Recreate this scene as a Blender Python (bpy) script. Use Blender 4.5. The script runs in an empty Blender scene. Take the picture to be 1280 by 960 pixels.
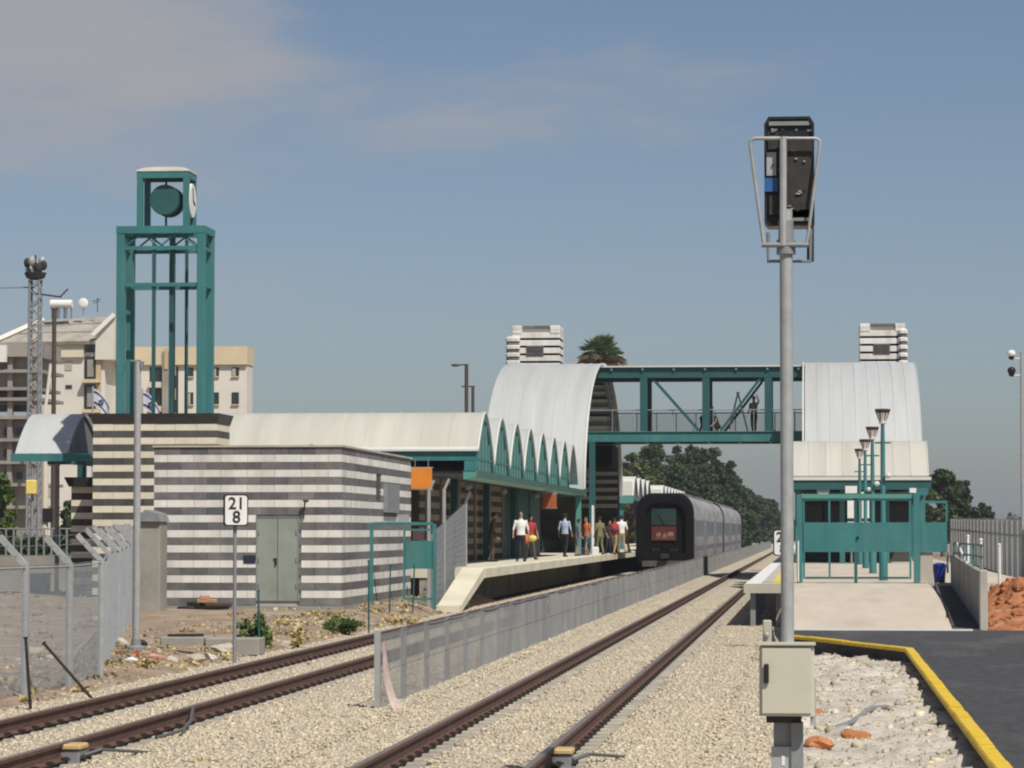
import bpy, math, random
import numpy as np
from mathutils import Vector, Matrix, Euler

random.seed(7); rng = np.random.default_rng(7)
S = bpy.context.scene
COL = S.collection
R = math.radians

# ------------------------------------------------------------------ camera
F = 3900.0                       # focal length in pixels of the 1280 px wide photograph
CAM_Z = 2.23                     # eye height above the ballast; rails run along +Y
PITCH = math.atan(184.0/F)
YAW = math.atan(375.0/F*math.cos(PITCH))
cam_data = bpy.data.cameras.new('camera'); cam = bpy.data.objects.new('camera', cam_data); COL.objects.link(cam)
cam.location = (0, 0, CAM_Z); cam.rotation_euler = (math.pi/2+PITCH, 0, YAW)
cam_data.sensor_width = 36.0; cam_data.lens = F/1280*36.0; cam_data.clip_start = .5; cam_data.clip_end = 12000
S.camera = cam
CM = Euler(cam.rotation_euler).to_matrix()

# ------------------------------------------------------------------ light
SUN_AZ, SUN_EL = R(37), R(53)    # azimuth measured from -Y (behind the camera) towards +X
sdir = Vector((math.sin(SUN_AZ)*math.cos(SUN_EL), -math.cos(SUN_AZ)*math.cos(SUN_EL), math.sin(SUN_EL)))
sl = bpy.data.lights.new('sun', 'SUN'); sl.energy = 4.2; sl.angle = R(.53); sl.color = (1, .95, .86)
so = bpy.data.objects.new('sun', sl); COL.objects.link(so); so.rotation_euler = sdir.to_track_quat('Z', 'Y').to_euler()
so.location = (0, 0, 60)
W = bpy.data.worlds.new('World'); S.world = W; W.use_nodes = True
nt = W.node_tree; N = nt.nodes; L = nt.links
N.clear()
sky = N.new('ShaderNodeTexSky'); sky.sky_type = 'NISHITA'; sky.sun_disc = False
sky.sun_elevation = SUN_EL; sky.sun_rotation = math.atan2(sdir.x, sdir.y)
sky.altitude = 0; sky.air_density = .72; sky.dust_density = 1.15; sky.ozone_density = 1.0
hs = N.new('ShaderNodeMixRGB'); hs.blend_type = 'MULTIPLY'; hs.inputs[0].default_value = 1.0; hs.inputs[2].default_value = (1.03, 1.01, 1.0, 1)
L.new(sky.outputs[0], hs.inputs[1])
# thin cloud layer, everywhere in the sky, from the view direction projected on a flat layer
tc = N.new('ShaderNodeTexCoord'); sep = N.new('ShaderNodeSeparateXYZ'); L.new(tc.outputs['Generated'], sep.inputs[0])
zc = N.new('ShaderNodeMath'); zc.operation = 'MAXIMUM'; zc.inputs[1].default_value = 0.0; L.new(sep.outputs[2], zc.inputs[0])
za = N.new('ShaderNodeMath'); za.operation = 'ADD'; za.inputs[1].default_value = .16; L.new(zc.outputs[0], za.inputs[0])
dx = N.new('ShaderNodeMath'); dx.operation = 'DIVIDE'; L.new(sep.outputs[0], dx.inputs[0]); L.new(za.outputs[0], dx.inputs[1])
dy = N.new('ShaderNodeMath'); dy.operation = 'DIVIDE'; L.new(sep.outputs[1], dy.inputs[0]); L.new(za.outputs[0], dy.inputs[1])
cv = N.new('ShaderNodeCombineXYZ'); L.new(dx.outputs[0], cv.inputs[0]); L.new(dy.outputs[0], cv.inputs[1]); cv.inputs[2].default_value = 3.3
cp = N.new('ShaderNodeVectorMath'); cp.operation = 'ADD'; cp.inputs[1].default_value = (.36, .55, 0); L.new(cv.outputs[0], cp.inputs[0])
cn = N.new('ShaderNodeTexNoise'); cn.inputs['Scale'].default_value = .85; cn.inputs['Detail'].default_value = 9; cn.inputs['Roughness'].default_value = .58
L.new(cp.outputs[0], cn.inputs['Vector'])
cr = N.new('ShaderNodeMapRange'); cr.interpolation_type = 'SMOOTHSTEP'
cr.inputs['From Min'].default_value = .495; cr.inputs['From Max'].default_value = .66; cr.inputs['To Max'].default_value = .85
L.new(cn.outputs['Fac'], cr.inputs['Value'])
cm = N.new('ShaderNodeMixRGB')
ef = N.new('ShaderNodeMapRange'); ef.inputs['From Min'].default_value = .05; ef.inputs['From Max'].default_value = .14; L.new(sep.outputs[2], ef.inputs['Value'])
em_ = N.new('ShaderNodeMath'); em_.operation = 'MULTIPLY'; L.new(cr.outputs[0], em_.inputs[0]); L.new(ef.outputs[0], em_.inputs[1])
L.new(em_.outputs[0], cm.inputs[0]); L.new(hs.outputs[0], cm.inputs[1]); cm.inputs[2].default_value = (4.95, 4.85, 5.0, 1)
bg = N.new('ShaderNodeBackground'); bg.inputs['Strength'].default_value = .073; L.new(cm.outputs[0], bg.inputs['Color'])
wo = N.new('ShaderNodeOutputWorld'); L.new(bg.outputs[0], wo.inputs['Surface'])
vs = S.view_settings; vs.view_transform = 'Standard'; vs.look = 'None'; vs.exposure = 0.1; vs.gamma = 1.0; vs.use_curve_mapping = False
S.render.engine = 'CYCLES'
S.cycles.use_denoising = True
S.cycles.pixel_filter_type = 'BLACKMAN_HARRIS'; S.cycles.filter_width = 2.1
S.cycles.max_bounces = 5; S.cycles.transparent_max_bounces = 12; S.cycles.caustics_reflective = False; S.cycles.caustics_refractive = False

# ------------------------------------------------------------------ helpers
def pix(x, y, Y):
    """the point at depth Y that the photograph shows at pixel x, y"""
    d = CM @ Vector(((x-640)/F, -(y-480)/F, -1)); t = Y/d.y
    return Vector((d.x*t, Y, CAM_Z+d.z*t))
def pixz(x, y, Z):
    d = CM @ Vector(((x-640)/F, -(y-480)/F, -1)); t = (Z-CAM_Z)/d.z
    return Vector((d.x*t, d.y*t, Z))
def px(x, Y): return pix(x, 664, Y).x
def pz(y, Y, x=640): return pix(x, y, Y).z

WL = {}
def obj_from(me, name, parent=None, wloc=(0, 0, 0), rot=(0, 0, 0), scale=None):
    o = bpy.data.objects.new(name, me); COL.objects.link(o)
    wloc = Vector(wloc); WL[o.name] = wloc
    if parent is not None:
        o.parent = parent; o.location = wloc-WL[parent.name]
    else: o.location = wloc
    o.rotation_euler = rot
    if scale: o.scale = scale
    return o
def tag(o, label=None, cat=None, group=None, kind=None):
    if label: o['label'] = label
    if cat: o['category'] = cat
    if group: o['group'] = group
    if kind: o['kind'] = kind
    return o
def thing(name, label, cat, loc=(0, 0, 0), group=None):
    o = obj_from(None, name, None, loc); o.empty_display_size = .2
    return tag(o, label, cat, group)

class MB:
    def __init__(s): s.v = []; s.f = []; s.m = []; s.cur = 0
    def add(s, vs, fs):
        b = len(s.v); s.v += [tuple(v) for v in vs]
        for f in fs: s.f.append([b+i for i in f]); s.m.append(s.cur)
        return s
    def box(s, x0, x1, y0, y1, z0, z1):
        return s.add([(x0,y0,z0),(x1,y0,z0),(x1,y1,z0),(x0,y1,z0),(x0,y0,z1),(x1,y0,z1),(x1,y1,z1),(x0,y1,z1)],
                     [(0,3,2,1),(4,5,6,7),(0,1,5,4),(1,2,6,5),(2,3,7,6),(3,0,4,7)])
    def cbox(s, x0, x1, y0, y1, z0, z1, c=.01):
        """box with chamfered vertical and top edges"""
        lo = [(x0+c,y0),(x1-c,y0),(x1,y0+c),(x1,y1-c),(x1-c,y1),(x0+c,y1),(x0,y1-c),(x0,y0+c)]
        cx, cy = (x0+x1)/2, (y0+y1)/2
        ins = [(x+(c if x<cx else -c), y+(c if y<cy else -c)) for x, y in lo]
        vs = [(x,y,z0) for x,y in lo]+[(x,y,z1-c) for x,y in lo]+[(x,y,z1) for x,y in ins]
        fs = [tuple(range(7,-1,-1)), tuple(range(16,24))]
        for k in (0, 8):
            for i in range(8): j=(i+1)%8; fs.append((k+i,k+j,k+8+j,k+8+i))
        return s.add(vs, fs)
    def beam(s, a, b, w, h, up=(0,0,1)):
        a = Vector(a); b = Vector(b); d = (b-a).normalized(); up = Vector(up)
        if abs(d.dot(up)) > .99: up = Vector((0,1,0)) if abs(d.y) < .9 else Vector((1,0,0))
        sd = d.cross(up).normalized()*w/2; u = sd.cross(d).normalized()*h/2
        vs = [p+q for p in (a,b) for q in (-sd-u, sd-u, sd+u, -sd+u)]
        return s.add(vs, [(0,1,2,3),(7,6,5,4),(0,4,5,1),(1,5,6,2),(2,6,7,3),(3,7,4,0)])
    def tube(s, pts, r, n=8, cap=True, squash=None):
        pts = [Vector(p) for p in pts]; rs = r if isinstance(r, (list, tuple)) else [r]*len(pts)
        rings = []; prev = None
        for i, p in enumerate(pts):
            d = (pts[min(i+1,len(pts)-1)]-pts[max(i-1,0)]).normalized()
            if prev is None:
                u = Vector((0,0,1)) if abs(d.z) < .9 else Vector((1,0,0)); u = d.cross(u).normalized()
            else: u = (prev-d*prev.dot(d)).normalized()
            prev = u; w = d.cross(u)
            rings.append([p+(u*math.cos(2*math.pi*k/n)+w*math.sin(2*math.pi*k/n))*rs[i] for k in range(n)])
        vs = [v for rg in rings for v in rg]; fs = []
        for i in range(len(rings)-1):
            for k in range(n):
                j = (k+1)%n; fs.append((i*n+k, i*n+j, (i+1)*n+j, (i+1)*n+k))
        if cap: fs.append(tuple(range(n-1,-1,-1))); fs.append(tuple(range((len(rings)-1)*n, len(rings)*n)))
        return s.add(vs, fs)
    def lathe(s, prof, c=(0,0,0), n=16):
        cx, cy, cz = c; vs = []; fs = []
        for r, z in prof:
            for k in range(n): a = 2*math.pi*k/n; vs.append((cx+r*math.cos(a), cy+r*math.sin(a), cz+z))
        for i in range(len(prof)-1):
            for k in range(n): j=(k+1)%n; fs.append((i*n+k,i*n+j,(i+1)*n+j,(i+1)*n+k))
        fs.append(tuple(range(n-1,-1,-1))); fs.append(tuple(range((len(prof)-1)*n, len(prof)*n)))
        return s.add(vs, fs)
    def ellipsoid(s, c, rad, n=12, m=8, mat3=None):
        vs = []; fs = []; c = Vector(c)
        for i in range(m+1):
            t = math.pi*i/m
            for k in range(n):
                a = 2*math.pi*k/n
                v = Vector((rad[0]*math.sin(t)*math.cos(a), rad[1]*math.sin(t)*math.sin(a), rad[2]*math.cos(t)))
                if mat3: v = mat3@v
                vs.append(c+v)
        for i in range(m):
            for k in range(n): j=(k+1)%n; fs.append((i*n+k,(i+1)*n+k,(i+1)*n+j,i*n+j))
        return s.add(vs, fs)
    def prism(s, poly, axis, a0, a1):
        """closed polygon of (u, v) extruded along an axis from a0 to a1; axis 'x': (u,v)=(y,z), 'y': (x,z), 'z': (x,y)"""
        def P(u, v, a): return {'x':(a,u,v),'y':(u,a,v),'z':(u,v,a)}[axis]
        n = len(poly); vs = [P(u,v,a0) for u,v in poly]+[P(u,v,a1) for u,v in poly]
        fs = [tuple(range(n-1,-1,-1)), tuple(range(n,2*n))]+[(i,(i+1)%n,n+(i+1)%n,n+i) for i in range(n)]
        return s.add(vs, fs)
    def band(s, prof, axis, a0, a1, th):
        """curved sheet: an open profile of (u, v) given a thickness below and extruded along an axis"""
        inner = []
        for i, (u, v) in enumerate(prof):
            p = prof[max(i-1,0)]; q = prof[min(i+1,len(prof)-1)]; du, dv = q[0]-p[0], q[1]-p[1]; l = math.hypot(du,dv)
            inner.append((u+dv/l*th, v-du/l*th))
        def P(u, v, a): return {'x':(a,u,v),'y':(u,a,v)}[axis]
        n = len(prof); vs = []
        for a in (a0, a1): vs += [P(u,v,a) for u,v in prof]+[P(u,v,a) for u,v in inner]
        fs = []; k = 2*n
        for i in range(n-1):
            fs += [(i,i+1,k+i+1,k+i),(n+i+1,n+i,k+n+i,k+n+i+1),(i+1,i,n+i,n+i+1),(k+i,k+i+1,k+n+i+1,k+n+i)]
        fs += [(0,k,k+n,n),(n-1,2*n-1,k+2*n-1,k+n-1)]
        return s.add(vs, fs)
    def mesh(s, name, mats, off=(0,0,0), smooth=False):
        me = bpy.data.meshes.new(name); o = Vector(off)
        me.from_pydata([Vector(v)-o for v in s.v], [], s.f)
        for m in (mats if isinstance(mats, (list, tuple)) else [mats]): me.materials.append(M[m])
        if any(s.m): me.polygons.foreach_set('material_index', s.m)
        if smooth: me.polygons.foreach_set('use_smooth', [True]*len(me.polygons))
        import bmesh
        bm = bmesh.new(); bm.from_mesh(me); bmesh.ops.recalc_face_normals(bm, faces=bm.faces); bm.to_mesh(me); bm.free()
        if smooth:
            try: me.set_sharp_from_angle(angle=R(38))
            except Exception: pass
        me.update(); return me
    def build(s, name, mats, parent=None, wloc=None, smooth=False):
        if wloc is None: wloc = WL[parent.name] if parent is not None else Vector((0,0,0))
        return obj_from(s.mesh(name, mats, wloc, smooth), name, parent, wloc)

# ------------------------------------------------------------------ materials
M = {}
def mat(name, col, rough=.75, var=.12, scale=3.0, metal=0.0, bump=0.0, bscale=None, rnd=0.0, col2=None, c2scale=.6, c2lo=.45, c2hi=.65, spec=.4, streak=None, alpha=None, detail=5, attr=None, trans=0):
    m = bpy.data.materials.new(name); m.use_nodes = True; t = m.node_tree; n = t.nodes; l = t.links
    b = n['Principled BSDF']; b.inputs['Roughness'].default_value = rough; b.inputs['Metallic'].default_value = metal
    b.inputs['Specular IOR Level'].default_value = spec
    g = n.new('ShaderNodeNewGeometry'); pos = g.outputs['Position']
    if streak:
        mp = n.new('ShaderNodeMapping'); mp.inputs['Scale'].default_value = streak; l.new(pos, mp.inputs[0]); pos = mp.outputs[0]
    base = n.new('ShaderNodeRGB'); base.outputs[0].default_value = (*col, 1); cur = base.outputs[0]
    if col2 is not None:
        nz = n.new('ShaderNodeTexNoise'); nz.inputs['Scale'].default_value = c2scale; nz.inputs['Detail'].default_value = detail; l.new(pos, nz.inputs['Vector'])
        mr = n.new('ShaderNodeMapRange'); mr.inputs['From Min'].default_value = c2lo; mr.inputs['From Max'].default_value = c2hi; l.new(nz.outputs['Fac'], mr.inputs['Value'])
        mx = n.new('ShaderNodeMixRGB'); l.new(mr.outputs[0], mx.inputs[0]); l.new(cur, mx.inputs[1]); mx.inputs[2].default_value = (*col2, 1); cur = mx.outputs[0]
    nz = n.new('ShaderNodeTexNoise'); nz.inputs['Scale'].default_value = scale; nz.inputs['Detail'].default_value = detail; nz.inputs['Roughness'].default_value = .62; l.new(pos, nz.inputs['Vector'])
    mr = n.new('ShaderNodeMapRange'); mr.inputs['From Min'].default_value = .28; mr.inputs['From Max'].default_value = .72
    mr.inputs['To Min'].default_value = 1-var; mr.inputs['To Max'].default_value = 1+var; l.new(nz.outputs['Fac'], mr.inputs['Value'])
    fac = mr.outputs[0]
    if rnd:
        oi = n.new('ShaderNodeObjectInfo'); r2 = n.new('ShaderNodeMapRange'); r2.inputs['To Min'].default_value = 1-rnd; r2.inputs['To Max'].default_value = 1+rnd
        l.new(oi.outputs['Random'], r2.inputs['Value']); mu = n.new('ShaderNodeMath'); mu.operation = 'MULTIPLY'; l.new(fac, mu.inputs[0]); l.new(r2.outputs[0], mu.inputs[1]); fac = mu.outputs[0]
    if attr:
        at = n.new('ShaderNodeAttribute'); at.attribute_name = attr
        mu = n.new('ShaderNodeMath'); mu.operation = 'MULTIPLY'; l.new(fac, mu.inputs[0]); l.new(at.outputs['Fac'], mu.inputs[1]); fac = mu.outputs[0]
    vm = n.new('ShaderNodeVectorMath'); vm.operation = 'SCALE'; l.new(cur, vm.inputs[0]); l.new(fac, vm.inputs['Scale'])
    l.new(vm.outputs[0], b.inputs['Base Color'])
    if bump:
        bz = n.new('ShaderNodeTexNoise'); bz.inputs['Scale'].default_value = bscale or scale*4; bz.inputs['Detail'].default_value = 4; l.new(g.outputs['Position'], bz.inputs['Vector'])
        bp = n.new('ShaderNodeBump'); bp.inputs['Strength'].default_value = .8; bp.inputs['Distance'].default_value = bump; l.new(bz.outputs['Fac'], bp.inputs['Height']); l.new(bp.outputs[0], b.inputs['Normal'])
    if trans:
        tr = n.new('ShaderNodeBsdfTranslucent'); l.new(vm.outputs[0], tr.inputs['Color']); ms = n.new('ShaderNodeMixShader'); ms.inputs[0].default_value = trans
        l.new(b.outputs[0], ms.inputs[1]); l.new(tr.outputs[0], ms.inputs[2]); l.new(ms.outputs[0], n['Material Output'].inputs['Surface'])
    M[name] = m; return m
mat('ground', (.30,.25,.17), .95, .25, .08, bump=.05, bscale=1.2, col2=(.16,.16,.08), c2scale=.03)
mat('ballast', (.45,.39,.295), .95, .38, 9, bump=.035, bscale=16, col2=(.40,.345,.27), c2scale=.35)
mat('stone_bits', (.515,.447,.335), .95, .18, 25, attr='tone')
mat('dirt', (.28,.205,.14), .95, .3, 1.1, bump=.05, bscale=5, col2=(.34,.29,.23), c2scale=.5, c2lo=.5, c2hi=.72)
mat('rubble', (.50,.455,.385), .95, .3, 2.2, bump=.05, bscale=9, col2=(.40,.36,.31), c2scale=1.1, c2lo=.5, c2hi=.68)
mat('red_soil', (.34,.135,.06), .95, .35, 2.5, bump=.06, bscale=6, col2=(.42,.26,.15), c2scale=1.2, c2lo=.5, c2hi=.7)
mat('asphalt', (.052,.052,.055), .9, .3, 7, bump=.006, bscale=60, col2=(.095,.092,.09), c2scale=.9, c2lo=.5, c2hi=.75, streak=(1,.25,1))
mat('kerb_yellow', (.68,.46,.03), .7, .2, 6, bump=.004, bscale=40, col2=(.55,.42,.14), c2scale=3, c2lo=.55, c2hi=.72)
mat('rail_rust', (.11,.058,.044), .75, .3, 6, bump=.002, bscale=60)
mat('rail_top', (.30,.245,.20), .4, .2, 3, metal=.5, streak=(8,.3,8))
mat('sleeper', (.33,.30,.25), .9, .2, 6, rnd=.12)
mat('clip', (.03,.022,.018), .8, .2, 9)
mat('galv', (.36,.37,.37), .55, .15, 7, metal=.2, rnd=.06)
mat('galv_dull', (.24,.25,.26), .65, .15, 5, metal=.2)
mat('wire', (.22,.235,.25), .6, .1, 3, metal=.3)
mat('fence_wire', (.27,.275,.275), .65, .25, .8, metal=.3)
mat('teal', (.04,.172,.175), .55, .16, 2.5, col2=(.08,.195,.19), c2scale=1.3, c2lo=.5, c2hi=.8, streak=(1,1,.3))
mat('teal_dark', (.024,.094,.097), .5, .12, 1.4)
mat('teal_light', (.09,.27,.24), .5, .12, 1.2)
mat('roof_grey', (.455,.47,.465), .55, .07, .8, rnd=.04, col2=(.41,.42,.41), c2scale=.5, c2lo=.46, c2hi=.72, streak=(2.4,.16,.16))
mat('roof_cream', (.49,.475,.42), .55, .07, .8, rnd=.04, col2=(.44,.42,.37), c2scale=.6, c2lo=.46, c2hi=.72, streak=(2.4,.2,.2))
mat('roof_edge', (.62,.62,.58), .5, .05, 1)
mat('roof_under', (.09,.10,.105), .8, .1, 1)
mat('glazing', (.06,.115,.12), .25, .2, 1.0)
mat('stone_white', (.69,.675,.635), .85, .12, 3, bump=.006, bscale=25, rnd=.08, col2=(.50,.475,.425), c2scale=1.6, c2lo=.48, c2hi=.78, streak=(1,1,.22))
mat('stone_grey', (.135,.135,.132), .85, .22, 3.5, bump=.008, bscale=25, rnd=.22, col2=(.185,.18,.17), c2scale=1.3, c2lo=.5, c2hi=.7)
mat('stone_cream', (.68,.63,.50), .85, .10, 3, bump=.006, bscale=25, rnd=.06)
mat('stone_brown', (.078,.075,.07), .85, .2, 3.5, bump=.008, bscale=25, rnd=.2)
mat('mortar', (.40,.385,.35), .9, .15, 4)
mat('concrete', (.47,.435,.365), .9, .12, 1.4, bump=.006, bscale=20, col2=(.40,.365,.30), c2scale=.5)
mat('concrete_grey', (.30,.285,.25), .9, .18, 1.6, bump=.008, bscale=14, col2=(.22,.21,.185), c2scale=.8)
mat('concrete_ramp', (.53,.465,.38), .9, .1, 1.6, bump=.004, bscale=20, col2=(.45,.385,.31), c2scale=.9, c2lo=.5, c2hi=.78, streak=(1,.3,1))
mat('deck_pale', (.60,.56,.45), .85, .1, 1.2, col2=(.55,.50,.38), c2scale=.8)
mat('paint_white', (.74,.73,.70), .6, .07, 2)
mat('paint_yellow', (.66,.55,.10), .65, .18, 3)
mat('door_green', (.27,.30,.26), .6, .1, 1.5, col2=(.23,.255,.225), c2scale=1.2)
mat('box_beige', (.54,.515,.415), .55, .08, 3, col2=(.48,.455,.37), c2scale=3)
mat('black', (.012,.012,.014), .6, .1, 3)
mat('signal_black', (.02,.02,.023), .4, .3, 12)
mat('signal_rust', (.035,.031,.03), .7, .3, 10)
mat('blue_tape', (.03,.12,.32), .5, .1, 5)
mat('orange', (.75,.25,.03), .55, .12, 3)
mat('orange_shaded', (.36,.10,.03), .7, .2, 3)  # deeper rusty orange: canopy shade put into the second sign's colour
mat('rubber', (.005,.005,.006), .75, .15, 3, spec=.12)
mat('train_grey', (.33,.325,.33), .5, .22, 1.0, metal=.15, streak=(1,.25,2.2), col2=(.22,.21,.21), c2scale=.7)
mat('train_roof', (.17,.17,.165), .7, .25, .8)
mat('train_red', (.085,.022,.02), .5, .2, 3)
mat('train_window', (.015,.02,.025), .12, .1, 1, spec=.6)
mat('train_screen', (.02,.045,.045), .15, .2, 2, spec=.6)
mat('train_blue', (.13,.125,.15), .5, .1, 1)
mat('lamp_glass', (.65,.62,.58), .3, .05, 3)
mat('brown_steel', (.075,.05,.042), .6, .1, 3)
mat('apt_cream', (.64,.575,.45), .85, .06, .5, col2=(.57,.51,.40), c2scale=.25)
mat('apt_light', (.66,.63,.56), .85, .06, .5)
mat('apt_band', (.62,.52,.35), .85, .06, .5)
mat('apt_tan', (.52,.40,.25), .85, .08, .5)
mat('apt_tile', (.36,.335,.28), .85, .15, 1.2, col2=(.29,.265,.225), c2scale=.8)
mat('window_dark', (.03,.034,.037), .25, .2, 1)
mat('shutter', (.40,.38,.33), .7, .1, 1)
mat('raw_concrete', (.32,.29,.255), .9, .2, .8, col2=(.24,.215,.19), c2scale=.4)
mat('flag_white', (.78,.78,.80), .8, .04, 2, trans=.3)
mat('flag_blue', (.03,.06,.30), .8, .04, 2, trans=.3)
mat('leaf_dark', (.045,.07,.034), .7, .3, .7, attr='tone', trans=.25)
mat('leaf_mid', (.065,.095,.038), .7, .3, .7, attr='tone', trans=.25)
mat('leaf_olive', (.10,.125,.045), .7, .3, .7, attr='tone', trans=.25)
mat('leaf_palm', (.11,.165,.055), .6, .2, 2, attr='tone', trans=.3)
mat('leaf_dead', (.20,.125,.065), .85, .2, 2, attr='tone')
mat('leaf_weed', (.09,.15,.03), .7, .25, 4, attr='tone', trans=.25)
mat('straw', (.42,.33,.16), .9, .25, 4, attr='tone')
mat('bark', (.13,.10,.075), .9, .25, 4, bump=.01)
mat('skin', (.36,.20,.135), .6, .05, 6)
mat('hair', (.02,.014,.011), .7, .15, 10)
for nm, c in dict(c_white=(.75,.74,.74), c_black=(.014,.013,.016), c_red=(.36,.04,.035), c_blue=(.38,.46,.62), c_grey=(.18,.19,.21), c_tan=(.34,.26,.16), c_brown=(.10,.065,.045), c_denim=(.10,.13,.19), c_navy=(.02,.025,.05), c_orange=(.55,.16,.06), c_yellow=(.75,.58,.16), c_khaki=(.19,.17,.09), c_vest=(.5,.42,.06)).items():
    mat(nm, c, .85, .1, 12)
mat('hose', (.10,.10,.10), .6, .1, 3)
mat('plastic_white', (.72,.72,.72), .5, .08, 8)
mat('plastic_blue', (.02,.045,.26), .45, .1, 3)
mat('emblem', (.26,.13,.11), .6, .2, 8)
mat('plastic_pink', (.50,.25,.23), .6, .2, 8)
mat('timber', (.42,.22,.10), .8, .2, 5)
mat('tape_red', (.66,.52,.48), .6, .2, 9)
mat('wall_cream_shaded', (.26,.22,.165), .9, .15, 3, rnd=.1)  # cream stone darkened, the shade under the canopy is in the colour
mat('wall_dark_shaded', (.05,.043,.037), .9, .15, 3, rnd=.2)  # dark stone deepened the same way, shade included in the colour
mat('gable_grey', (.20,.21,.205), .7, .1, 1)
mat('platform_pale', (.66,.62,.49), .85, .1, 1.4, bump=.004, bscale=20, col2=(.56,.52,.41), c2scale=.7)
mat('clod_stone', (.44,.40,.33), .95, .2, 8, bump=.01, rnd=.25)
mat('clod_red', (.40,.16,.07), .95, .25, 8, bump=.01, rnd=.2)
# ------------------------------------------------------------------ ground
from mathutils import noise as mnoise
def nz2(x, y, s=1.0, seed=0): return mnoise.noise(Vector((x*s+seed, y*s-seed, seed*.37)))
def grid(name, xs, ys, zf, m, label=None):
    nx, ny = len(xs), len(ys)
    vs = [(x, y, zf(x, y)) for y in ys for x in xs]
    fs = [(j*nx+i, j*nx+i+1, (j+1)*nx+i+1, (j+1)*nx+i) for j in range(ny-1) for i in range(nx-1)]
    me = bpy.data.meshes.new(name); me.from_pydata(vs, [], fs); me.materials.append(M[m]); me.polygons.foreach_set('use_smooth', [True]*len(fs)); me.update()
    o = obj_from(me, name); o['kind'] = 'structure'
    if label: o['label'] = label
    return o
grid('ground', np.linspace(-1500, 1500, 13), np.linspace(-200, 3000, 13), lambda x, y: -.30, 'ground')
# rails: centre lines of the two tracks
XA, XB = -8.02, -3.23
RAILS = [XA-.7525, XA+.7525, XB-.7525, XB+.7525]
RAIL_TOP = .18
def zb(x, y):
    d = min(abs(x-r) for r in RAILS)
    z = -.05 if d < .28 else 0.0
    if -6.2 < x < -5.0: z = .02
    if x < -9.6: z = 0.0-(-9.6-x)*.05
    if x > -1.0: z = -.02
    return z+.02*nz2(x, y, 1.3)
xs = sorted(set([round(v, 3) for v in np.linspace(-10.3, -.2, 41)]+[r+d for r in RAILS for d in (-.36,-.27,.27,.36)]))
grid('ballast_bed', xs, list(np.linspace(18, 70, 90))+list(np.linspace(72, 200, 60))+list(np.linspace(220, 900, 20)), zb, 'ballast')
def zd(x, y):
    t = max(0, min(1, (-9.9-x)/1.0)); a = max(0, min(1, (y-40)/36))
    return -.06+t*(.16+.16*a)+(.06*nz2(x, y, .5, 3)+.035*nz2(x, y, 1.7, 5))*t
grid('dirt_ground', list(np.linspace(-26, -9.9, 74)), list(np.linspace(22, 100, 150)), zd, 'dirt')
grid('yard_ground', np.linspace(-140, -25.8, 12), np.linspace(22, 420, 12), lambda x, y: .1, 'dirt')
grid('station_ground', np.linspace(-25.9, -12.0, 8), np.linspace(99.8, 240, 12), lambda x, y: .2, 'concrete_grey')
def zr(x, y):
    return .02+.10*max(0, min(1, (x+.3)/1.8))+.09*nz2(x, y, .8, 9)+.07*nz2(x, y, 2.2, 4)+.045*nz2(x, y, 5.5, 14)
grid('rubble_ground', np.linspace(-.32, 1.66, 42), np.linspace(18, 60, 420), zr, 'rubble')
ROAD = .30
rd = MB(); rd.prism([(1.56,-30),(30,-30),(30,61.6),(-.45,61.6),(-.42,57.4),(1.62,51)], 'z', -.2, ROAD); tag(rd.build('asphalt_road', 'asphalt'), kind='structure')
rd = MB(); rd.prism([(61.602,-.2),(61.602,ROAD-.004),(74.89,.93),(74.89,-.2)], 'x', 2.72, 3.295); tag(rd.build('asphalt_path', 'asphalt'), kind='structure')
kerb = obj_from(None, 'yellow_kerb', None, (1.6, 51, ROAD)); kerb['kind'] = 'structure'; kerb['label'] = 'yellow painted kerb along the edge of the asphalt'
pts = [(1.50, 12.0), (1.56, 51.0), (-.42, 57.4)]
for (a, b) in zip(pts[:-1], pts[1:]):
    a = Vector((*a, 0)); b = Vector((*b, 0)); n = int((b-a).length/1.0); d = (b-a)/n
    for i in range(n):
        p = a+d*i; q = p+d*.985; u = d.normalized(); s = Vector((u.y, -u.x, 0))*.078
        j = random.uniform(-.008, .008); vs = []
        for z, w in ((-.02, 1.0), (.028+j, 1.0), (.045+j, .8)):
            for c in (p-s*w, p+s*w, q+s*w, q-s*w): vs.append((c.x, c.y, ROAD+z))
        k = MB(); k.add(vs, [(8,9,10,11)]+[(l+e, l+(e+1)%4, l+4+(e+1)%4, l+4+e) for l in (0,4) for e in range(4)]+[(3,2,1,0)])
        k.build('kerb_stone', 'kerb_yellow', kerb)

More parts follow.
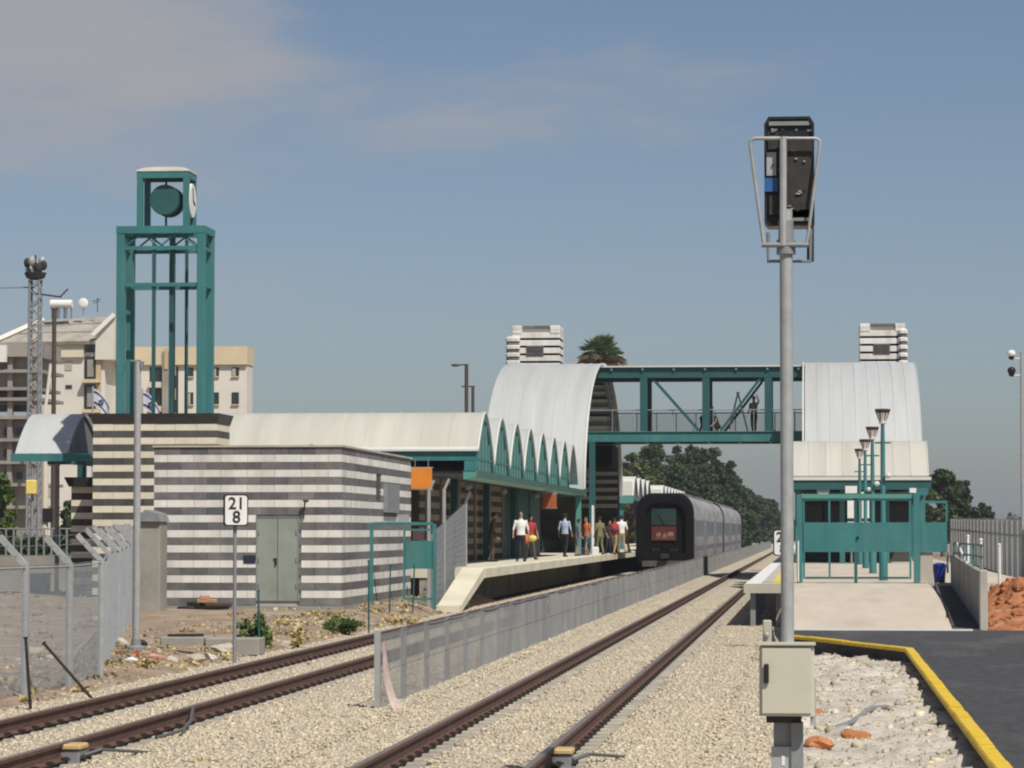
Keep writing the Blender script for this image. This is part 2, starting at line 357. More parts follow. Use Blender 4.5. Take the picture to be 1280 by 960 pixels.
# loose stones: one mesh of many small angular pieces
def stones(name, pts, sizes, m, tones, parent=None, flat=.75, label=None):
    n = len(pts)
    base = np.array([(-1,-1,-1),(1,-1,-1),(1,1,-1),(-1,1,-1),(-1,-1,1),(1,-1,1),(1,1,1),(-1,1,1)], float)*.5
    tri = np.array([(0,2,1),(0,3,2),(4,5,6),(4,6,7),(0,1,5),(0,5,4),(1,2,6),(1,6,5),(2,3,7),(2,7,6),(3,0,4),(3,4,7)])
    v = base[None]*(1+rng.uniform(-.38, .38, (n, 8, 3)))
    v *= sizes[:, None, None]*rng.uniform(.7, 1.3, (n, 1, 3))*np.array([1, 1, flat])
    a = rng.uniform(0, 2*np.pi, n); b = rng.uniform(-.6, .6, n); ca, sa, cb, sb = np.cos(a), np.sin(a), np.cos(b), np.sin(b)
    y, z = v[:,:,1]*cb[:,None]-v[:,:,2]*sb[:,None], v[:,:,1]*sb[:,None]+v[:,:,2]*cb[:,None]
    x, y = v[:,:,0]*ca[:,None]-y*sa[:,None], v[:,:,0]*sa[:,None]+y*ca[:,None]
    V = np.stack([x, y, z], -1)+np.asarray(pts)[:, None, :]
    T = tri[None]+np.arange(n)[:, None, None]*8
    me = bpy.data.meshes.new(name); nv, nf = n*8, n*12
    me.vertices.add(nv); me.vertices.foreach_set('co', V.reshape(-1).astype(np.float32))
    me.loops.add(nf*3); me.loops.foreach_set('vertex_index', T.reshape(-1).astype(np.int32))
    me.polygons.add(nf); me.polygons.foreach_set('loop_start', np.arange(0, nf*3, 3, dtype=np.int32))
    at = me.attributes.new('tone', 'FLOAT', 'POINT'); at.data.foreach_set('value', np.repeat(tones, 8).astype(np.float32))
    me.materials.append(M[m]); me.update(calc_edges=True); me.validate()
    o = obj_from(me, name, parent); o['kind'] = 'stuff'
    if label: o['label'] = label
    return o
P = []; SZ = []
for (y0, y1, dens) in ((25, 40, 250), (40, 60, 120), (60, 100, 44), (100, 150, 14)):
    n = int(10*(y1-y0)*dens); X = rng.uniform(-10.25, -.25, n); Y = rng.uniform(y0, y1, n)
    d = np.min(np.abs(X[:, None]-np.array(RAILS)[None]), 1)
    ph = (Y % .6); onsl = (d < .24) & (np.abs(ph-.3) < .13)
    keep = (d > .11) & ~(onsl & (rng.random(n) < .3))
    X, Y, d = X[keep], Y[keep], d[keep]
    sz = rng.uniform(.016, .038, len(X)); sz = np.where(rng.random(len(X)) < .04, sz*1.5, sz)
    z = np.array([zb(a, b) for a, b in zip(X, Y)])+rng.uniform(-.014, .008, len(X))+np.where((d > .24) & (d < .7), .03, 0)*0
    P.append(np.stack([X, Y, z], 1)); SZ.append(sz)
P = np.concatenate(P); SZ = np.concatenate(SZ)
tn = np.clip(rng.normal(1.0, .12, len(P)), .4, 1.4)
stones('ballast_stones', P, SZ, 'stone_bits', tn, label='pale crushed limestone ballast around the rails')
n = 4200; X = rng.uniform(-.3, 1.42, n); Y = rng.uniform(19, 58, n); keep = ~((Y > 50.5) & (X > 1.5-(Y-51)*.31)); X, Y = X[keep], Y[keep]
stones('rubble_stones', np.array([(a, b, zr(a, b)) for a, b in zip(X, Y)]), rng.choice([.016,.028,.045,.09], len(X), p=[.55,.3,.13,.02]), 'stone_bits', np.clip(rng.normal(.95,.2,len(X)),.45,1.4), label='pale limestone rubble beside the asphalt')
n = 3600; X = -9.95-np.abs(rng.normal(0, 1.7, n)); Y = rng.uniform(30, 92, n); keep = X > -17; X, Y = X[keep], Y[keep]
stones('dirt_stones', np.array([(a, b, zd(a, b)+.005) for a, b in zip(X, Y)]), rng.choice([.02,.035,.06,.12], len(X), p=[.55,.3,.13,.02]), 'stone_bits', np.clip(rng.normal(.64,.2,len(X)),.28,1.2), label='loose stones scattered over the dirt strip')
n = 800; X = rng.uniform(-25, -11.5, n); Y = rng.uniform(44, 98, n); keep = X < -10.9-(Y-46)*.2; X, Y = X[keep], Y[keep]
stones('yard_stones', np.array([(a, b, zd(a, b)+.01) for a, b in zip(X, Y)]), rng.choice([.04,.07,.12,.25], len(X), p=[.5,.33,.14,.03]), 'stone_bits', np.clip(rng.normal(.5,.15,len(X)),.25,.9), label='stones and rubble scattered in the yard behind the security fence')
# larger clods that can be told apart
def clod(x, y, zf, r, m, label, cat='rock', name='rock', h=.6):
    b = MB(); b.ellipsoid((0,0,0), (r, r*random.uniform(.6,1), r*h), 9, 6)
    sd = random.uniform(0, 99); vs = []
    for v in b.v:
        k = 1+.55*mnoise.noise(Vector(v)*(1.3/r)+Vector((sd,sd,sd))); vs.append((v[0]*k, v[1]*k, v[2]*k))
    b.v = vs; z = zf(x, y)
    o = b.build(name, m, None, (0,0,0)); o.location = (x, y, z+r*h*.25); tag(o, label, cat); return o
for (sx, sy, r, lab) in ((1072,922,.17,'largest orange clod lying in the pale rubble'), (1022,934,.13,'orange clod at the foot of the signal post'), (1020,893,.10,'small orange clod just right of the beige control box'), (1086,890,.09,'orange-brown clod in the middle of the rubble')):
    p = pixz(sx, sy, .08); clod(p.x, p.y, zr, r, 'clod_red', lab)
for (sx, sy, r, lab) in ((1140,862,.12,'grey stone near the yellow kerb bend'), (1125,880,.08,'flat pale stone below the kerb bend'), (1165,905,.09,'rough pale stone close under the yellow kerb')):
    p = pixz(sx, sy, .1); clod(p.x, p.y, zr, r, 'clod_stone', lab)
for (sx, sy, r, lab) in ((278,812,.22,'pinkish boulder beside the kilometre sign post'), (262,818,.15,'pale rock left of the kilometre sign post'), (243,820,.16,'white rock near the low concrete slab'), (357,800,.14,'rock between weeds and rail'), (150,808,.17,'grey rock at the grey mast foot'), (130,815,.12,'small rock behind the leaning stake'), (215,823,.12,'pale rock on the dirt by the far rail')):
    p = pixz(sx, sy, .12); clod(p.x, p.y, zd, r, 'clod_stone', lab)

# ------------------------------------------------------------------ tracks
def rail_profile():
    h = [(.072,0),(.072,.012),(.012,.035),(.010,.125),(.036,.138),(.036,.165),(.028,.172)]
    return h+[(-a, b) for a, b in reversed(h)]
def track(xc, name, label, y0, y1):
    t = thing(name, label, 'railway track', (xc, 27, 0))
    for s in (-.7525, .7525):
        b = MB(); pr = rail_profile()
        ys = [y0, 60, 120, y1]
        b.prism([(xc+s+u, .008+v) for u, v in pr], 'y', y0, y1)
        r = b.build('rail', 'rail_rust', t)
        k = MB(); k.box(xc+s-.027, xc+s+.027, y0, y1, .178, .183); k.build('rail_head', 'rail_top', r)
    b = MB(); b.cbox(-1.3, 1.3, -.125, .125, -.2, -.012, .02)
    b.cur = 1
    for s in (-.7525, .7525):
        for q in (-1, 1):
            b.box(s+q*.075-.022, s+q*.075+.022, -.06, .06, -.02, .05); b.tube([(s+q*.11,-.05,.03),(s+q*.11,.05,.03)], .014, 6)
    me = b.mesh('sleeper', ['sleeper', 'clip'])
    for i in range(250):
        obj_from(me, 'sleeper', t, (xc, 25.5+.6*i+.0, 0))
    return t
track(XA, 'railway_track', 'left railway track with brown rails, the train stands on it', 18, 900)
track(XB, 'railway_track', 'right railway track with brown rails, empty, nearest the signal', 18, 900)

# track sensors clamped to the rails
def sensor(x, y, side, name, label):
    t = thing(name, label, 'track sensor', (x, y, 0))
    b = MB(); b.cbox(x+side*.09-.10, x+side*.09+.10, y-.16, y+.16, -.03, .12, .015); b.build('sensor_body', 'galv_dull', t)
    b = MB(); b.cbox(x+side*.09-.115, x+side*.09+.115, y-.18, y+.18, .121, .165, .015); b.build('sensor_lid', 'timber' if side < 2 else 'box_beige', t)
    b = MB()
    for q in (-.13, .13): b.tube([(x+side*.2, y+q, .03),(x+side*.24, y+q, .03)], .03, 8)
    b.build('clamp_bolt', 'clip', t)
    b = MB(); b.tube([(x+side*.2, y, .05),(x+side*.34, y+.1, .10),(x+side*.5, y+.5, .06),(x+side*.62, y+.9, .02),(x+side*.7, y+1.2, -.04)], .018, 6); b.build('cable', 'hose', t, smooth=True)
M['timber_pale'] = None
mat('sensor_lid', (.52,.38,.17), .6, .15, 8); M['timber_keep'] = M['timber']; M['timber'] = M['sensor_lid']
p = pixz(100, 944, .05); sensor(RAILS[1]+.0, p.y, 1, 'track_sensor', 'small box with tan lid clamped to the left track rail, trailing a cable')
p = pixz(712, 950, .05); sensor(RAILS[3]+.0, p.y, 1, 'track_sensor', 'small box with tan lid clamped to the right track rail, trailing a black cable')
M['timber'] = M.pop('timber_keep'); M.pop('timber_pale')

# ------------------------------------------------------------------ wire mesh panels
def welded_mesh(L, H, pitch, r, m, hp=None):
    """panel in local coords: along +Y from 0 to L, standing on z 0"""
    b = MB(); n = int(L/pitch)
    for i in range(n+1):
        y = L*i/n; b.tube([(0,y,0),(0,y,H)], r, 3, cap=False)
    k = int(H/(hp or pitch*3))
    for i in range(k+1):
        z = H*i/k; b.tube([(.004,0,z),(.004,L,z)], r, 3, cap=False)
    return b.mesh('mesh_panel', m)
def chain_link(L, H, pitch, r, m):
    b = MB(); n = int((L+H)/pitch)
    for i in range(-int(H/pitch), int(L/pitch)+1):
        for sg in (1, -1):
            s0 = i*pitch; p = []
            for z in (0, H):
                y = s0+z if sg == 1 else s0+H-z; p.append((y, z))
            (ya, za), (yb, zb_) = p
            # clip to 0..L
            def clip(y, z, y2, z2):
                t0, t1 = 0., 1.
                dy_ = y2-y
                if abs(dy_) < 1e-9: return None
                ta, tb = sorted(((0-y)/dy_, (L-y)/dy_)); t0, t1 = max(t0, ta), min(t1, tb)
                if t1-t0 < 1e-3: return None
                return (y+dy_*t0, z+(z2-z)*t0), (y+dy_*t1, z+(z2-z)*t1)
            c = clip(ya, za, yb, zb_)
            if c: b.tube([(0.003*sg, c[0][0], c[0][1]), (0.003*sg, c[1][0], c[1][1])], r, 3, cap=False)
    return b.mesh('mesh_panel', m)

# fence between the two tracks
FX = -5.42
t = thing('track_fence', 'long grey wire mesh fence standing between the two tracks', 'fence', (FX, 38.8, 0))
pm = MB(); pm.box(-.03,.03,-.03,.03,-.1,.95); pm.box(-.036,.036,-.036,.036,.95,.965); pm = pm.mesh('post', 'galv_dull')
me = welded_mesh(2.5, .92, .05, .0026, 'fence_wire', .46)
tr = MB(); tr.tube([(0,0,0),(0,.8,-.012),(0,1.6,-.012),(0,2.5,0)], .009, 5); tr = tr.mesh('top_rail', 'galv_dull')
for i in range(150):
    y = 38.8+2.5*i; dx_ = .03*math.sin(i*1.3)
    obj_from(pm, 'post', t, (FX, y, 0))
    obj_from(me, 'mesh_panel', t, (FX+.035, y, .02), (0, random.uniform(-.015,.015), 0))
    obj_from(tr, 'top_rail', t, (FX+.035, y, .935))
b = MB(); b.box(FX-.03, FX+.045, 38.74, 38.80, -.1, .99); b.box(FX+.03, FX+.30, 38.76, 38.79, .0, .9) if False else None
b.build('end_post', 'galv', t)
for q in (0.0,):
    b = MB(); c = [(FX+.10, 38.72, .86), (FX+.115, 38.70, .6), (FX+.15, 38.68, .35), (FX+.21, 38.64, .16), (FX+.30, 38.58, .03)]
    vs = []; w = [.015,.03,.04,.05,.075]
    for (x, y, z), ww in zip(c, w): vs += [(x-ww, y, z), (x+ww, y-.02, z+.01), (x-ww, y+.006, z), (x+ww, y-.014, z+.01)]
    fs = []
    for i in range(4): a = i*4; fs += [(a,a+1,a+5,a+4), (a+2,a+6,a+7,a+3)]
    tp = b.add(vs, fs).build('barrier_tape', 'tape_red'); tag(tp, 'faded red and white barrier tape hanging from the near end of the track fence', 'tape')

# chain link security fence on the left with cranked posts
t = thing('security_fence', 'tall chain link fence with cranked post tops on the left dirt strip', 'fence', (-10.6, 46, .1))
line = [(-10.55,36.2),(-10.53,38.6),(-10.5,41.1),(-10.5,43.6),(-10.6,46.0)]
for k in range(1, 11): line.append((-10.6-7.2*k/10, 46+36*k/10))
b = MB(); b.box(-.045,.045,-.045,.045,-.2,1.75); b.beam((0,0,1.73),(-.36,0,2.12),.08,.07,(0,1,0)); pme = b.mesh('post', 'galv')
cl = {}
for i, (x, y) in enumerate(line):
    z = zd(x, y); ang = 0 if i < 4 else R(11.3)
    obj_from(pme, 'post', t, (x, y, z), (0, 0, ang))
    if i+1 < len(line):
        x2, y2 = line[i+1]; Ln = math.hypot(x2-x, y2-y); key = round(Ln, 1)
        if key not in cl: cl[key] = chain_link(Ln, 1.66, .065, .0028, 'wire')
        a = -math.atan2(x2-x, y2-y)
        obj_from(cl[key], 'mesh_panel', t, (x, y, z+.04), (0, 0, a))
        for j in range(4):
            f = j/3.0; w = MB(); w.tube([(x-.36*f, y, z+1.73+.39*f), (x2-.36*f, y2, zd(x2,y2)+1.73+.39*f)], .005, 4); w.build('barbed_wire', 'wire', t)
        w = MB(); w.tube([(x, y, z+1.70), (x2, y2, zd(x2,y2)+1.70)], .014, 5); w.build('top_rail', 'galv', t)

# stakes in the dirt
def stake(sx0, sy0, sx1, sy1, Z, m, label, r=.022):
    a = pixz(sx0, sy0, Z); tpt = pix(sx1, sy1, a.y)
    b = MB(); d = (tpt-a); b.tube([a-d*.06, a+d*.5, tpt], [r, r, r*.9], 6); b.beam(tpt-d*.02, tpt, r*2.4, r*2.4)
    o = b.build('stake', m, None, a); tag(o, label, 'stake'); return o
stake(38, 884, 32, 796, .02, 'clip', 'upright rusty black stake at the left edge by the rail')
stake(113, 871, 54, 803, .02, 'clip', 'rusty black stake leaning to the left beside the far rail')
stake(324, 806, 323, 738, .1, 'teal_dark', 'thin dark stake standing among the weeds')
stake(461, 786, 461, 700, .1, 'teal_dark', 'thin dark stake below the green gate post')
stake(487, 770, 488, 706, .1, 'teal_dark', 'thin stake in front of the striped hut side wall')
stake(516, 766, 518, 706, .1, 'teal_dark', 'thin stake nearest the platform ramp')
# ------------------------------------------------------------------ platforms
ZA, ZP2 = 1.15, 1.0
t = thing('station_platform', 'left passenger platform with pale concrete edge and ramped near end', 'platform', (-11, 92, 0))
b = MB(); b.prism([(-9.65,ZA-.30),(-9.65,ZA-.03),(-9.68,ZA),(-15.5,ZA),(-15.5,ZA-.30)], 'y', 92, 330); b.build('deck', 'platform_pale', t)
b = MB(); b.box(-15.4, -11.6, 92.9, 330, -.2, ZA-.302); b.build('retaining_wall', 'concrete_grey', t)
b = MB(); b.box(-10.55, -10.05, 92.1, 330, ZA, ZA+.004); b.build('yellow_line', 'deck_pale', t)
b = MB(); b.prism([(92,ZA-.30),(92,ZA-.004),(86,.20),(85.4,.18),(85.4,0),(86,0.0)], 'x', -10.32, -9.66); b.build('ramp', 'platform_pale', t)
for y in (87.6, 89.2, 90.8):
    b = MB(); b.box(-10.2, -10.0, y-.12, y+.12, -.2, (y-86)/6*.93-.02); b.build('ramp_support', 'concrete_grey', t)
b = MB(); b.box(-11.6, -10.3, 92.05, 92.35, -.1, ZA-.302); b.build('end_wall', 'concrete_grey', t)
t = thing('station_platform', 'right passenger platform with wide pale ramp and yellow edge line', 'platform', (1, 74, 0))
b = MB(); b.prism([(-1.6,ZP2-.22),(-1.6,ZP2-.03),(-1.57,ZP2),(-.45,ZP2),(-.45,ZP2-.22)], 'y', 73.5, 330); b.build('edge_slab', 'concrete', t)
b = MB(); b.box(-1.56, -1.2, 73.6, 330, ZP2, ZP2+.004); b.build('white_line', 'paint_white', t)
b = MB(); b.box(-.95, -.62, 73.6, 330, ZP2, ZP2+.004); b.build('yellow_line', 'paint_yellow', t)
b = MB(); b.box(-.449, 5.4, 74.9, 330, -.2, ZP2-.002); b.build('deck', 'concrete_ramp', t)
prof = [(61.45,.305),(62.5,.40),(64.5,.58),(67,.76),(70,.90),(72.5,.975),(74.896,ZP2-.001)]
b = MB(); b.prism(prof+[(74.896,0),(61.45,0)], 'x', -.45, 2.715); b.build('ramp', 'concrete_ramp', t)
b = MB(); b.box(-.5, 3.1, 61.25, 61.45, .28, .325); b.build('ramp_lip', 'paint_white', t)
for y in (73.8, 76, 78.2, 80.4, 83, 86, 90):
    b = MB(); b.box(-1.45, -1.33, y-.06, y+.06, -.1, ZP2-.22); b.build('support_post', 'galv_dull', t)
b = MB(); b.box(-.85, -.46, 73.7, 330, -.2, ZP2-.225); b.build('retaining_wall', 'concrete_grey', t)
b = MB(); b.beam((-.52,61.6,.55),(-.52,74.4,1.12),.04,.22); b.build('side_kerb', 'galv', t)

# ------------------------------------------------------------------ coursed stone walls
BLK = {}
def courses(parent, axis, a0, a1, plane, z0, n, h, blen, ma, mb, openings=(), depth=.05, start=0, name='stone_block', sgn=None):
    """rows of blocks; axis 'x' faces -Y (or sgn), axis 'y' faces +X"""
    for i in range(n):
        m = ma if (i+start) % 2 == 0 else mb; z = z0+i*h; k = max(1, round((a1-a0)/blen)); l = (a1-a0)/k
        edges = [a0]+[a0+l*(j+(.5 if i % 2 else 0)) for j in range(0 if i % 2 else 1, k)]+[a1]
        for e0, e1 in zip(edges[:-1], edges[1:]):
            segs = [(e0, e1)]
            for (o0, o1, oz0, oz1) in openings:
                if z+h*.5 > oz0 and z+h*.5 < oz1:
                    ns = []
                    for s0, s1 in segs:
                        if s1 <= o0 or s0 >= o1: ns.append((s0, s1)); continue
                        if s0 < o0: ns.append((s0, o0))
                        if s1 > o1: ns.append((o1, s1))
                    segs = ns
            for s0, s1 in segs:
                w = s1-s0
                if w < .06: continue
                key = (axis, round(w, 2), round(h, 3), m, depth, sgn)
                if key not in BLK:
                    bb = MB(); w2 = w/2-.004; h2 = h-.007
                    if axis == 'x': bb.box(-w2, w2, -depth, 0, .0, h2)
                    else: bb.box(0, depth*(sgn or 1), -w2, w2, .0, h2)
                    BLK[key] = bb.mesh(name, m)
                j = random.uniform(-.004, .004); c = (s0+s1)/2
                obj_from(BLK[key], name, parent, (c, plane+j, z+.006) if axis == 'x' else (plane+j, c, z+.006))

# ------------------------------------------------------------------ striped utility hut
UY = 78.0; UX0, UX1 = px(195, UY), px(425, UY); UZ0, UZ1 = pz(757, UY, 300), pz(559, UY, 300); UY1 = 91.6
t = thing('utility_building', 'flat roofed hut of alternating white and grey stone courses with green door', 'building', ((UX0+UX1)/2, UY, .2))
b = MB(); b.box(UX0, UX1, UY, UY1, .0, UZ1-.02); b.build('wall_core', 'mortar', t)
dx0, dx1, dz0, dz1 = px(322, UY), px(373, UY), pz(751, UY, 345), pz(647, UY, 345)
nC = 21; hC = (UZ1-UZ0)/nC
courses(t, 'x', UX0-.05, UX1+.05, UY, UZ0, nC, hC, .66, 'stone_grey', 'stone_white', [(dx0-.03, dx1+.03, dz0-.05, dz1+.02)])
wy0, wy1 = 84.2, 85.3
courses(t, 'y', UY, UY1, UX1, UZ0, nC, hC, 2.3, 'stone_grey', 'stone_white', [(wy0, wy1, 3.0, 3.85)])
b = MB(); b.box(UX0-.08, UX1+.09, UY-.09, UY1+.05, UZ1, UZ1+.05); b.build('roof_edge', 'concrete', t)
b = MB(); b.box(UX0-.12, UX1+.12, UY-.16, UY1, .0, UZ0-.004); b.build('plinth', 'concrete_grey', t)
d = MB(); d.box(dx0, dx1, UY-.045, UY+.05, dz0, dz1); d = d.build('door', 'door_green', t)
b = MB(); b.box(dx0-.03, dx0, UY-.06, UY, dz0, dz1+.03); b.box(dx1, dx1+.03, UY-.06, UY, dz0, dz1+.03); b.box(dx0, dx1, UY-.06, UY, dz1, dz1+.03); b.build('door_frame', 'galv_dull', d)
b = MB(); b.box((dx0+dx1)/2-.006, (dx0+dx1)/2+.006, UY-.049, UY-.044, dz0, dz1); b.build('leaf_joint', 'black', d)
b = MB(); b.box((dx0+dx1)/2-.06, (dx0+dx1)/2-.02, UY-.09, UY-.045, 1.38, 1.55); b.box((dx0+dx1)/2-.1, (dx0+dx1)/2-.06, UY-.08, UY-.05, 1.52, 1.55); b.build('handle', 'black', d)
for q in (dx0+.04, dx1-.04):
    for z in (.85, 1.5, 2.2):
        b = MB(); b.tube([(q,UY-.055,z-.06),(q,UY-.055,z+.06)], .018, 6); b.build('hinge', 'galv_dull', d)
w = MB(); w.box(UX1-.02, UX1+.01, wy0, wy1, 3.0, 3.85); w = w.build('louvre_window', 'window_dark', t)
for i in range(7):
    b = MB(); b.box(UX1+.01, UX1+.03, wy0+.03, wy1-.03, 3.03+i*.118, 3.11+i*.118); b.build('louvre_slat', 'stone_brown', w)
b = MB(); b.box(UX1+.055, UX1+.16, 85.6, 88.2, 2.75, 3.55); b.build('wall_cabinet', 'galv_dull', t)
b = MB(); b.tube([(px(380,UY), UY-.08, 2.55),(px(381,UY), UY-.12, 2.8),(px(383,UY), UY-.2, 2.98)], .022, 6); b.ellipsoid((px(383,UY)+.02, UY-.22, 3.0), (.08,.06,.05)); b.build('wall_lamp', 'stone_brown', t)
b = MB(); b.box(px(305,UY), px(320,UY), UY-.07, UY-.02, 1.42, 1.62); b.build('notice_plate', 'c_navy', t)
b = MB(); b.tube([(px(373,UY), 80, UZ1+.04),(px(373,UY), 80, UZ1+.12)], .06, 8); b.build('roof_vent', 'black', t)

# grey pier at the hut corner
c = pixz(190, 760, .25)
t = thing('concrete_pier', 'plain beige concrete pier left of the striped hut', 'pier', (px(190,76), 76, .1))
b = MB(); b.cbox(px(177,76), px(204,76), 75.6, 76.5, 0, pz(652,76), .02); b.build('shaft', 'concrete_grey', t)
b = MB(); b.prism([(px(172,76),pz(652,76)),(px(206,76),pz(652,76)),(px(202,76),pz(642,76)),(px(186,76),pz(637,76))], 'y', 75.5, 76.6); b.build('cap', 'galv_dull', t)

# ------------------------------------------------------------------ clock tower
TY = 91.0; TX0, TX1 = px(118, TY), px(269, TY); TZ = pz(530, TY, 200); TD = 2.0
t = thing('clock_tower', 'teal steel clock tower on a cream and brown striped stone base', 'clock tower', ((TX0+TX1)/2, TY, .2))
b = MB(); b.box(TX0, TX1, TY, TY+TD, 0, TZ); b.build('base_core', 'mortar', t)
nb = 25; hb = (TZ-.35)/nb
courses(t, 'x', TX0-.05, TX1+.05, TY, .35, nb, hb, .62, 'stone_cream', 'stone_brown')
courses(t, 'y', TY, TY+TD, TX1, .35, nb, hb, .8, 'stone_cream', 'stone_brown')
zc0 = TZ+.004; zc1 = pz(517, TY, 200)
b = MB(); vs = [(TX0-.06,TY-.06,zc0),(TX1+.06,TY-.06,zc0),(TX1+.06,TY+TD,zc0),(TX0-.06,TY+TD,zc0),(TX0-.10,TY-.22,zc1),(TX1+.14,TY-.2,zc1),(TX1+.14,TY+TD+.15,zc1),(TX0-.10,TY+TD+.2,zc1)]
b.add(vs, [(3,2,1,0),(4,5,6,7),(0,1,5,4),(1,2,6,5),(2,3,7,6),(3,0,4,7)]); b.build('cornice', 'stone_brown', t)
cw = .24; fx0, fx1 = px(143, TY), px(254, TY); fy0 = TY+.05; fy1 = fy0+1.55
zt = pz(282, TY, 200); zs = pz(515, TY, 200)
for x in (fx0+cw/2, fx1-cw/2):
    for y in (fy0+cw/2, fy1-cw/2):
        b = MB(); b.cbox(x-cw/2, x+cw/2, y-cw/2, y+cw/2, zc1, zt-.22, .015); b.build('column', 'teal', t)
def ring(z0, z1, x0, x1, y0, y1, w, name, m, parent):
    b = MB(); b.box(x0,x1,y0,y0+w,z0,z1); b.box(x0,x1,y1-w,y1,z0,z1); b.box(x0,x0+w,y0+w,y1-w,z0+.003,z1-.003); b.box(x1-w,x1,y0+w,y1-w,z0+.003,z1-.003); return b.build(name, m, parent)
ring(zt-.219, zt, fx0-.01, fx1+.01, fy0-.01, fy1+.01, .26, 'ring_beam', 'teal', t)
for yy in (309, 355):
    z = pz(yy, TY, 200); ring(z-.06, z+.05, fx0+.05, fx1-.05, fy0+.05, fy1-.05, .09, 'tie_beam', 'teal', t)
xm = [px(v, TY) for v in (189, 204)]
for x, y, w in ((xm[0], fy0+.15, .10), (xm[1]+.02, fy0+.9, .13), (px(220,TY), fy1-.2, .09), (xm[0]+.35, fy1-.2, .09)):
    b = MB(); b.box(x-w/2, x+w/2, y-w/2, y+w/2, zc1, zt-.2); b.build('mullion', 'teal_dark', t)
zb0 = pz(307, TY, 200); zb1 = zt-.2
for y in (fy0+.12, fy1-.12):
    for (a, c2) in ((fx0+.25, fx0+.75), (fx0+1.25, fx0+.75), (fx0+1.3, fx0+1.8), (fx1-.3, fx0+1.8)):
        b = MB(); b.tube([(a, y, zb0), (c2, y, zb1)], .03, 6); b.build('lattice_bar', 'teal', t)
for x in (fx0+.12, fx1-.12):
    b = MB(); b.tube([(x, fy0+.25, zb0), (x, (fy0+fy1)/2, zb1)], .03, 6); b.tube([(x, fy1-.25, zb0), (x, (fy0+fy1)/2, zb1)], .03, 6); b.build('lattice_bar', 'teal', t)
# clock cage
gx0, gx1 = px(167, TY), px(231, TY)+.02; gy0, gy1 = TY+.2, TY+1.4; zg = pz(213, TY, 200)
for x in (gx0+.08, gx1-.08):
    for y in (gy0+.08, gy1-.08):
        b = MB(); b.box(x-.085, x+.085, y-.085, y+.085, zt, zg-.2); b.build('cage_column', 'teal', t)
ring(zg-.2, zg, gx0-.01, gx1+.01, gy0-.01, gy1+.01, .2, 'cage_ring', 'teal', t)
b = MB(); cx_, cy_ = (gx0+gx1)/2, (gy0+gy1)/2; hw, hd = (gx1-gx0)/2+.03, (gy1-gy0)/2+.03; vs = []; fs = []
for k, (s, z) in enumerate(((1,0),(.97,.05),(.75,.12),(.45,.17),(.15,.19))):
    vs += [(cx_-hw*s,cy_-hd*s,zg+z),(cx_+hw*s,cy_-hd*s,zg+z),(cx_+hw*s,cy_+hd*s,zg+z),(cx_-hw*s,cy_+hd*s,zg+z)]
    if k: fs += [((k-1)*4+e,(k-1)*4+(e+1)%4,k*4+(e+1)%4,k*4+e) for e in range(4)]
fs += [(3,2,1,0),(16,17,18,19)]; b.add(vs, fs).build('cage_roof', 'roof_cream', t)
cz = pz(248, TY, 200); rr = .46
def disc(c, axis, r, th, n=28):
    b = MB(); c = Vector(c); A = []
    for s, rr_ in ((-th, r*.96), (-th*.7, r), (th*.7, r), (th, r*.96)):
        for k in range(n):
            a = 2*math.pi*k/n; q = (math.cos(a)*rr_, math.sin(a)*rr_)
            A.append(c+(Vector((q[0], s, q[1])) if axis == 'y' else Vector((s, q[0], q[1]))))
    fs = [tuple(range(n)), tuple(range(3*n, 4*n))]
    for l in range(3): fs += [(l*n+k, l*n+(k+1)%n, (l+1)*n+(k+1)%n, (l+1)*n+k) for k in range(n)]
    return b.add(A, fs)
for nm, c, ax in (('clock_drum', (cx_+.02, gy0+.30, cz), 'y'), ('clock_drum', (cx_+.02, gy1-.3, cz), 'y')):
    disc(c, ax, rr, .12).build(nm, 'teal_dark', t)
f = disc((gx1-.06, cy_, cz), 'x', .52, .08).build('clock_face', 'paint_white', t)
b = MB(); b.beam((gx1+.03, cy_, cz), (gx1+.03, cy_-.05, cz+.38), .02, .05); b.beam((gx1+.032, cy_, cz), (gx1+.032, cy_+.24, cz-.1), .02, .06); b.build('clock_hands', 'black', f)
for z0_, z1_ in ((zt, cz-.45), (cz+.45, zg-.2)):
    b = MB(); b.tube([(cx_, gy0+.5, z0_), (cx_, gy0+.5, z1_)], .035, 8); b.build('clock_support', 'teal_dark', t)

# ------------------------------------------------------------------ vaulted canopy of the left platform
def gothic(yc, half, zs, za, n=17, tmin=-1.0, tmax=1.0, e=1.65):
    return [(yc+half*tt, zs+(za-zs)*(1-abs(tt)**e)) for tt in np.linspace(tmin, tmax, n)]
def roof_panels(parent, prof, x0, x1, w, m, th=.07):
    n = max(1, round((x1-x0)/w)); w = (x1-x0)/n; y0, z0 = prof[0]
    b = MB(); loc = [(y-y0, z-z0) for y, z in prof]
    b.band(loc, 'x', .012, w-.012, th)
    b.band([(u, v) for u, v in loc], 'x', w-.012, w+.012, th+.01)
    k = MB(); k.band([(u-.0, v+.02) for u, v in loc], 'x', w-.02, w+.02, .05)
    b.add(k.v, k.f)
    me = b.mesh('roof_panel', m, smooth=True)
    for i in range(n): obj_from(me, 'roof_panel', parent, (x0+w*i, y0, z0))
XE = -10.15
t = thing('platform_canopy', 'pale vaulted canopy with a row of pointed teal arches over the left platform', 'canopy', (-12, 94, ZA))
P0 = 96.6; ZS, ZAP = 4.3, 5.93
b1 = gothic(P0, 2.6, ZS, ZAP, 20, tmin=-.86)
roof_panels(t, b1, TX0+.6, XE, .9, 'roof_cream')
for k in range(1, 8):
    roof_panels(t, gothic(P0+5.2*k, 2.6, ZS, ZAP, 18), XE-3.6, XE, .9, 'roof_grey')
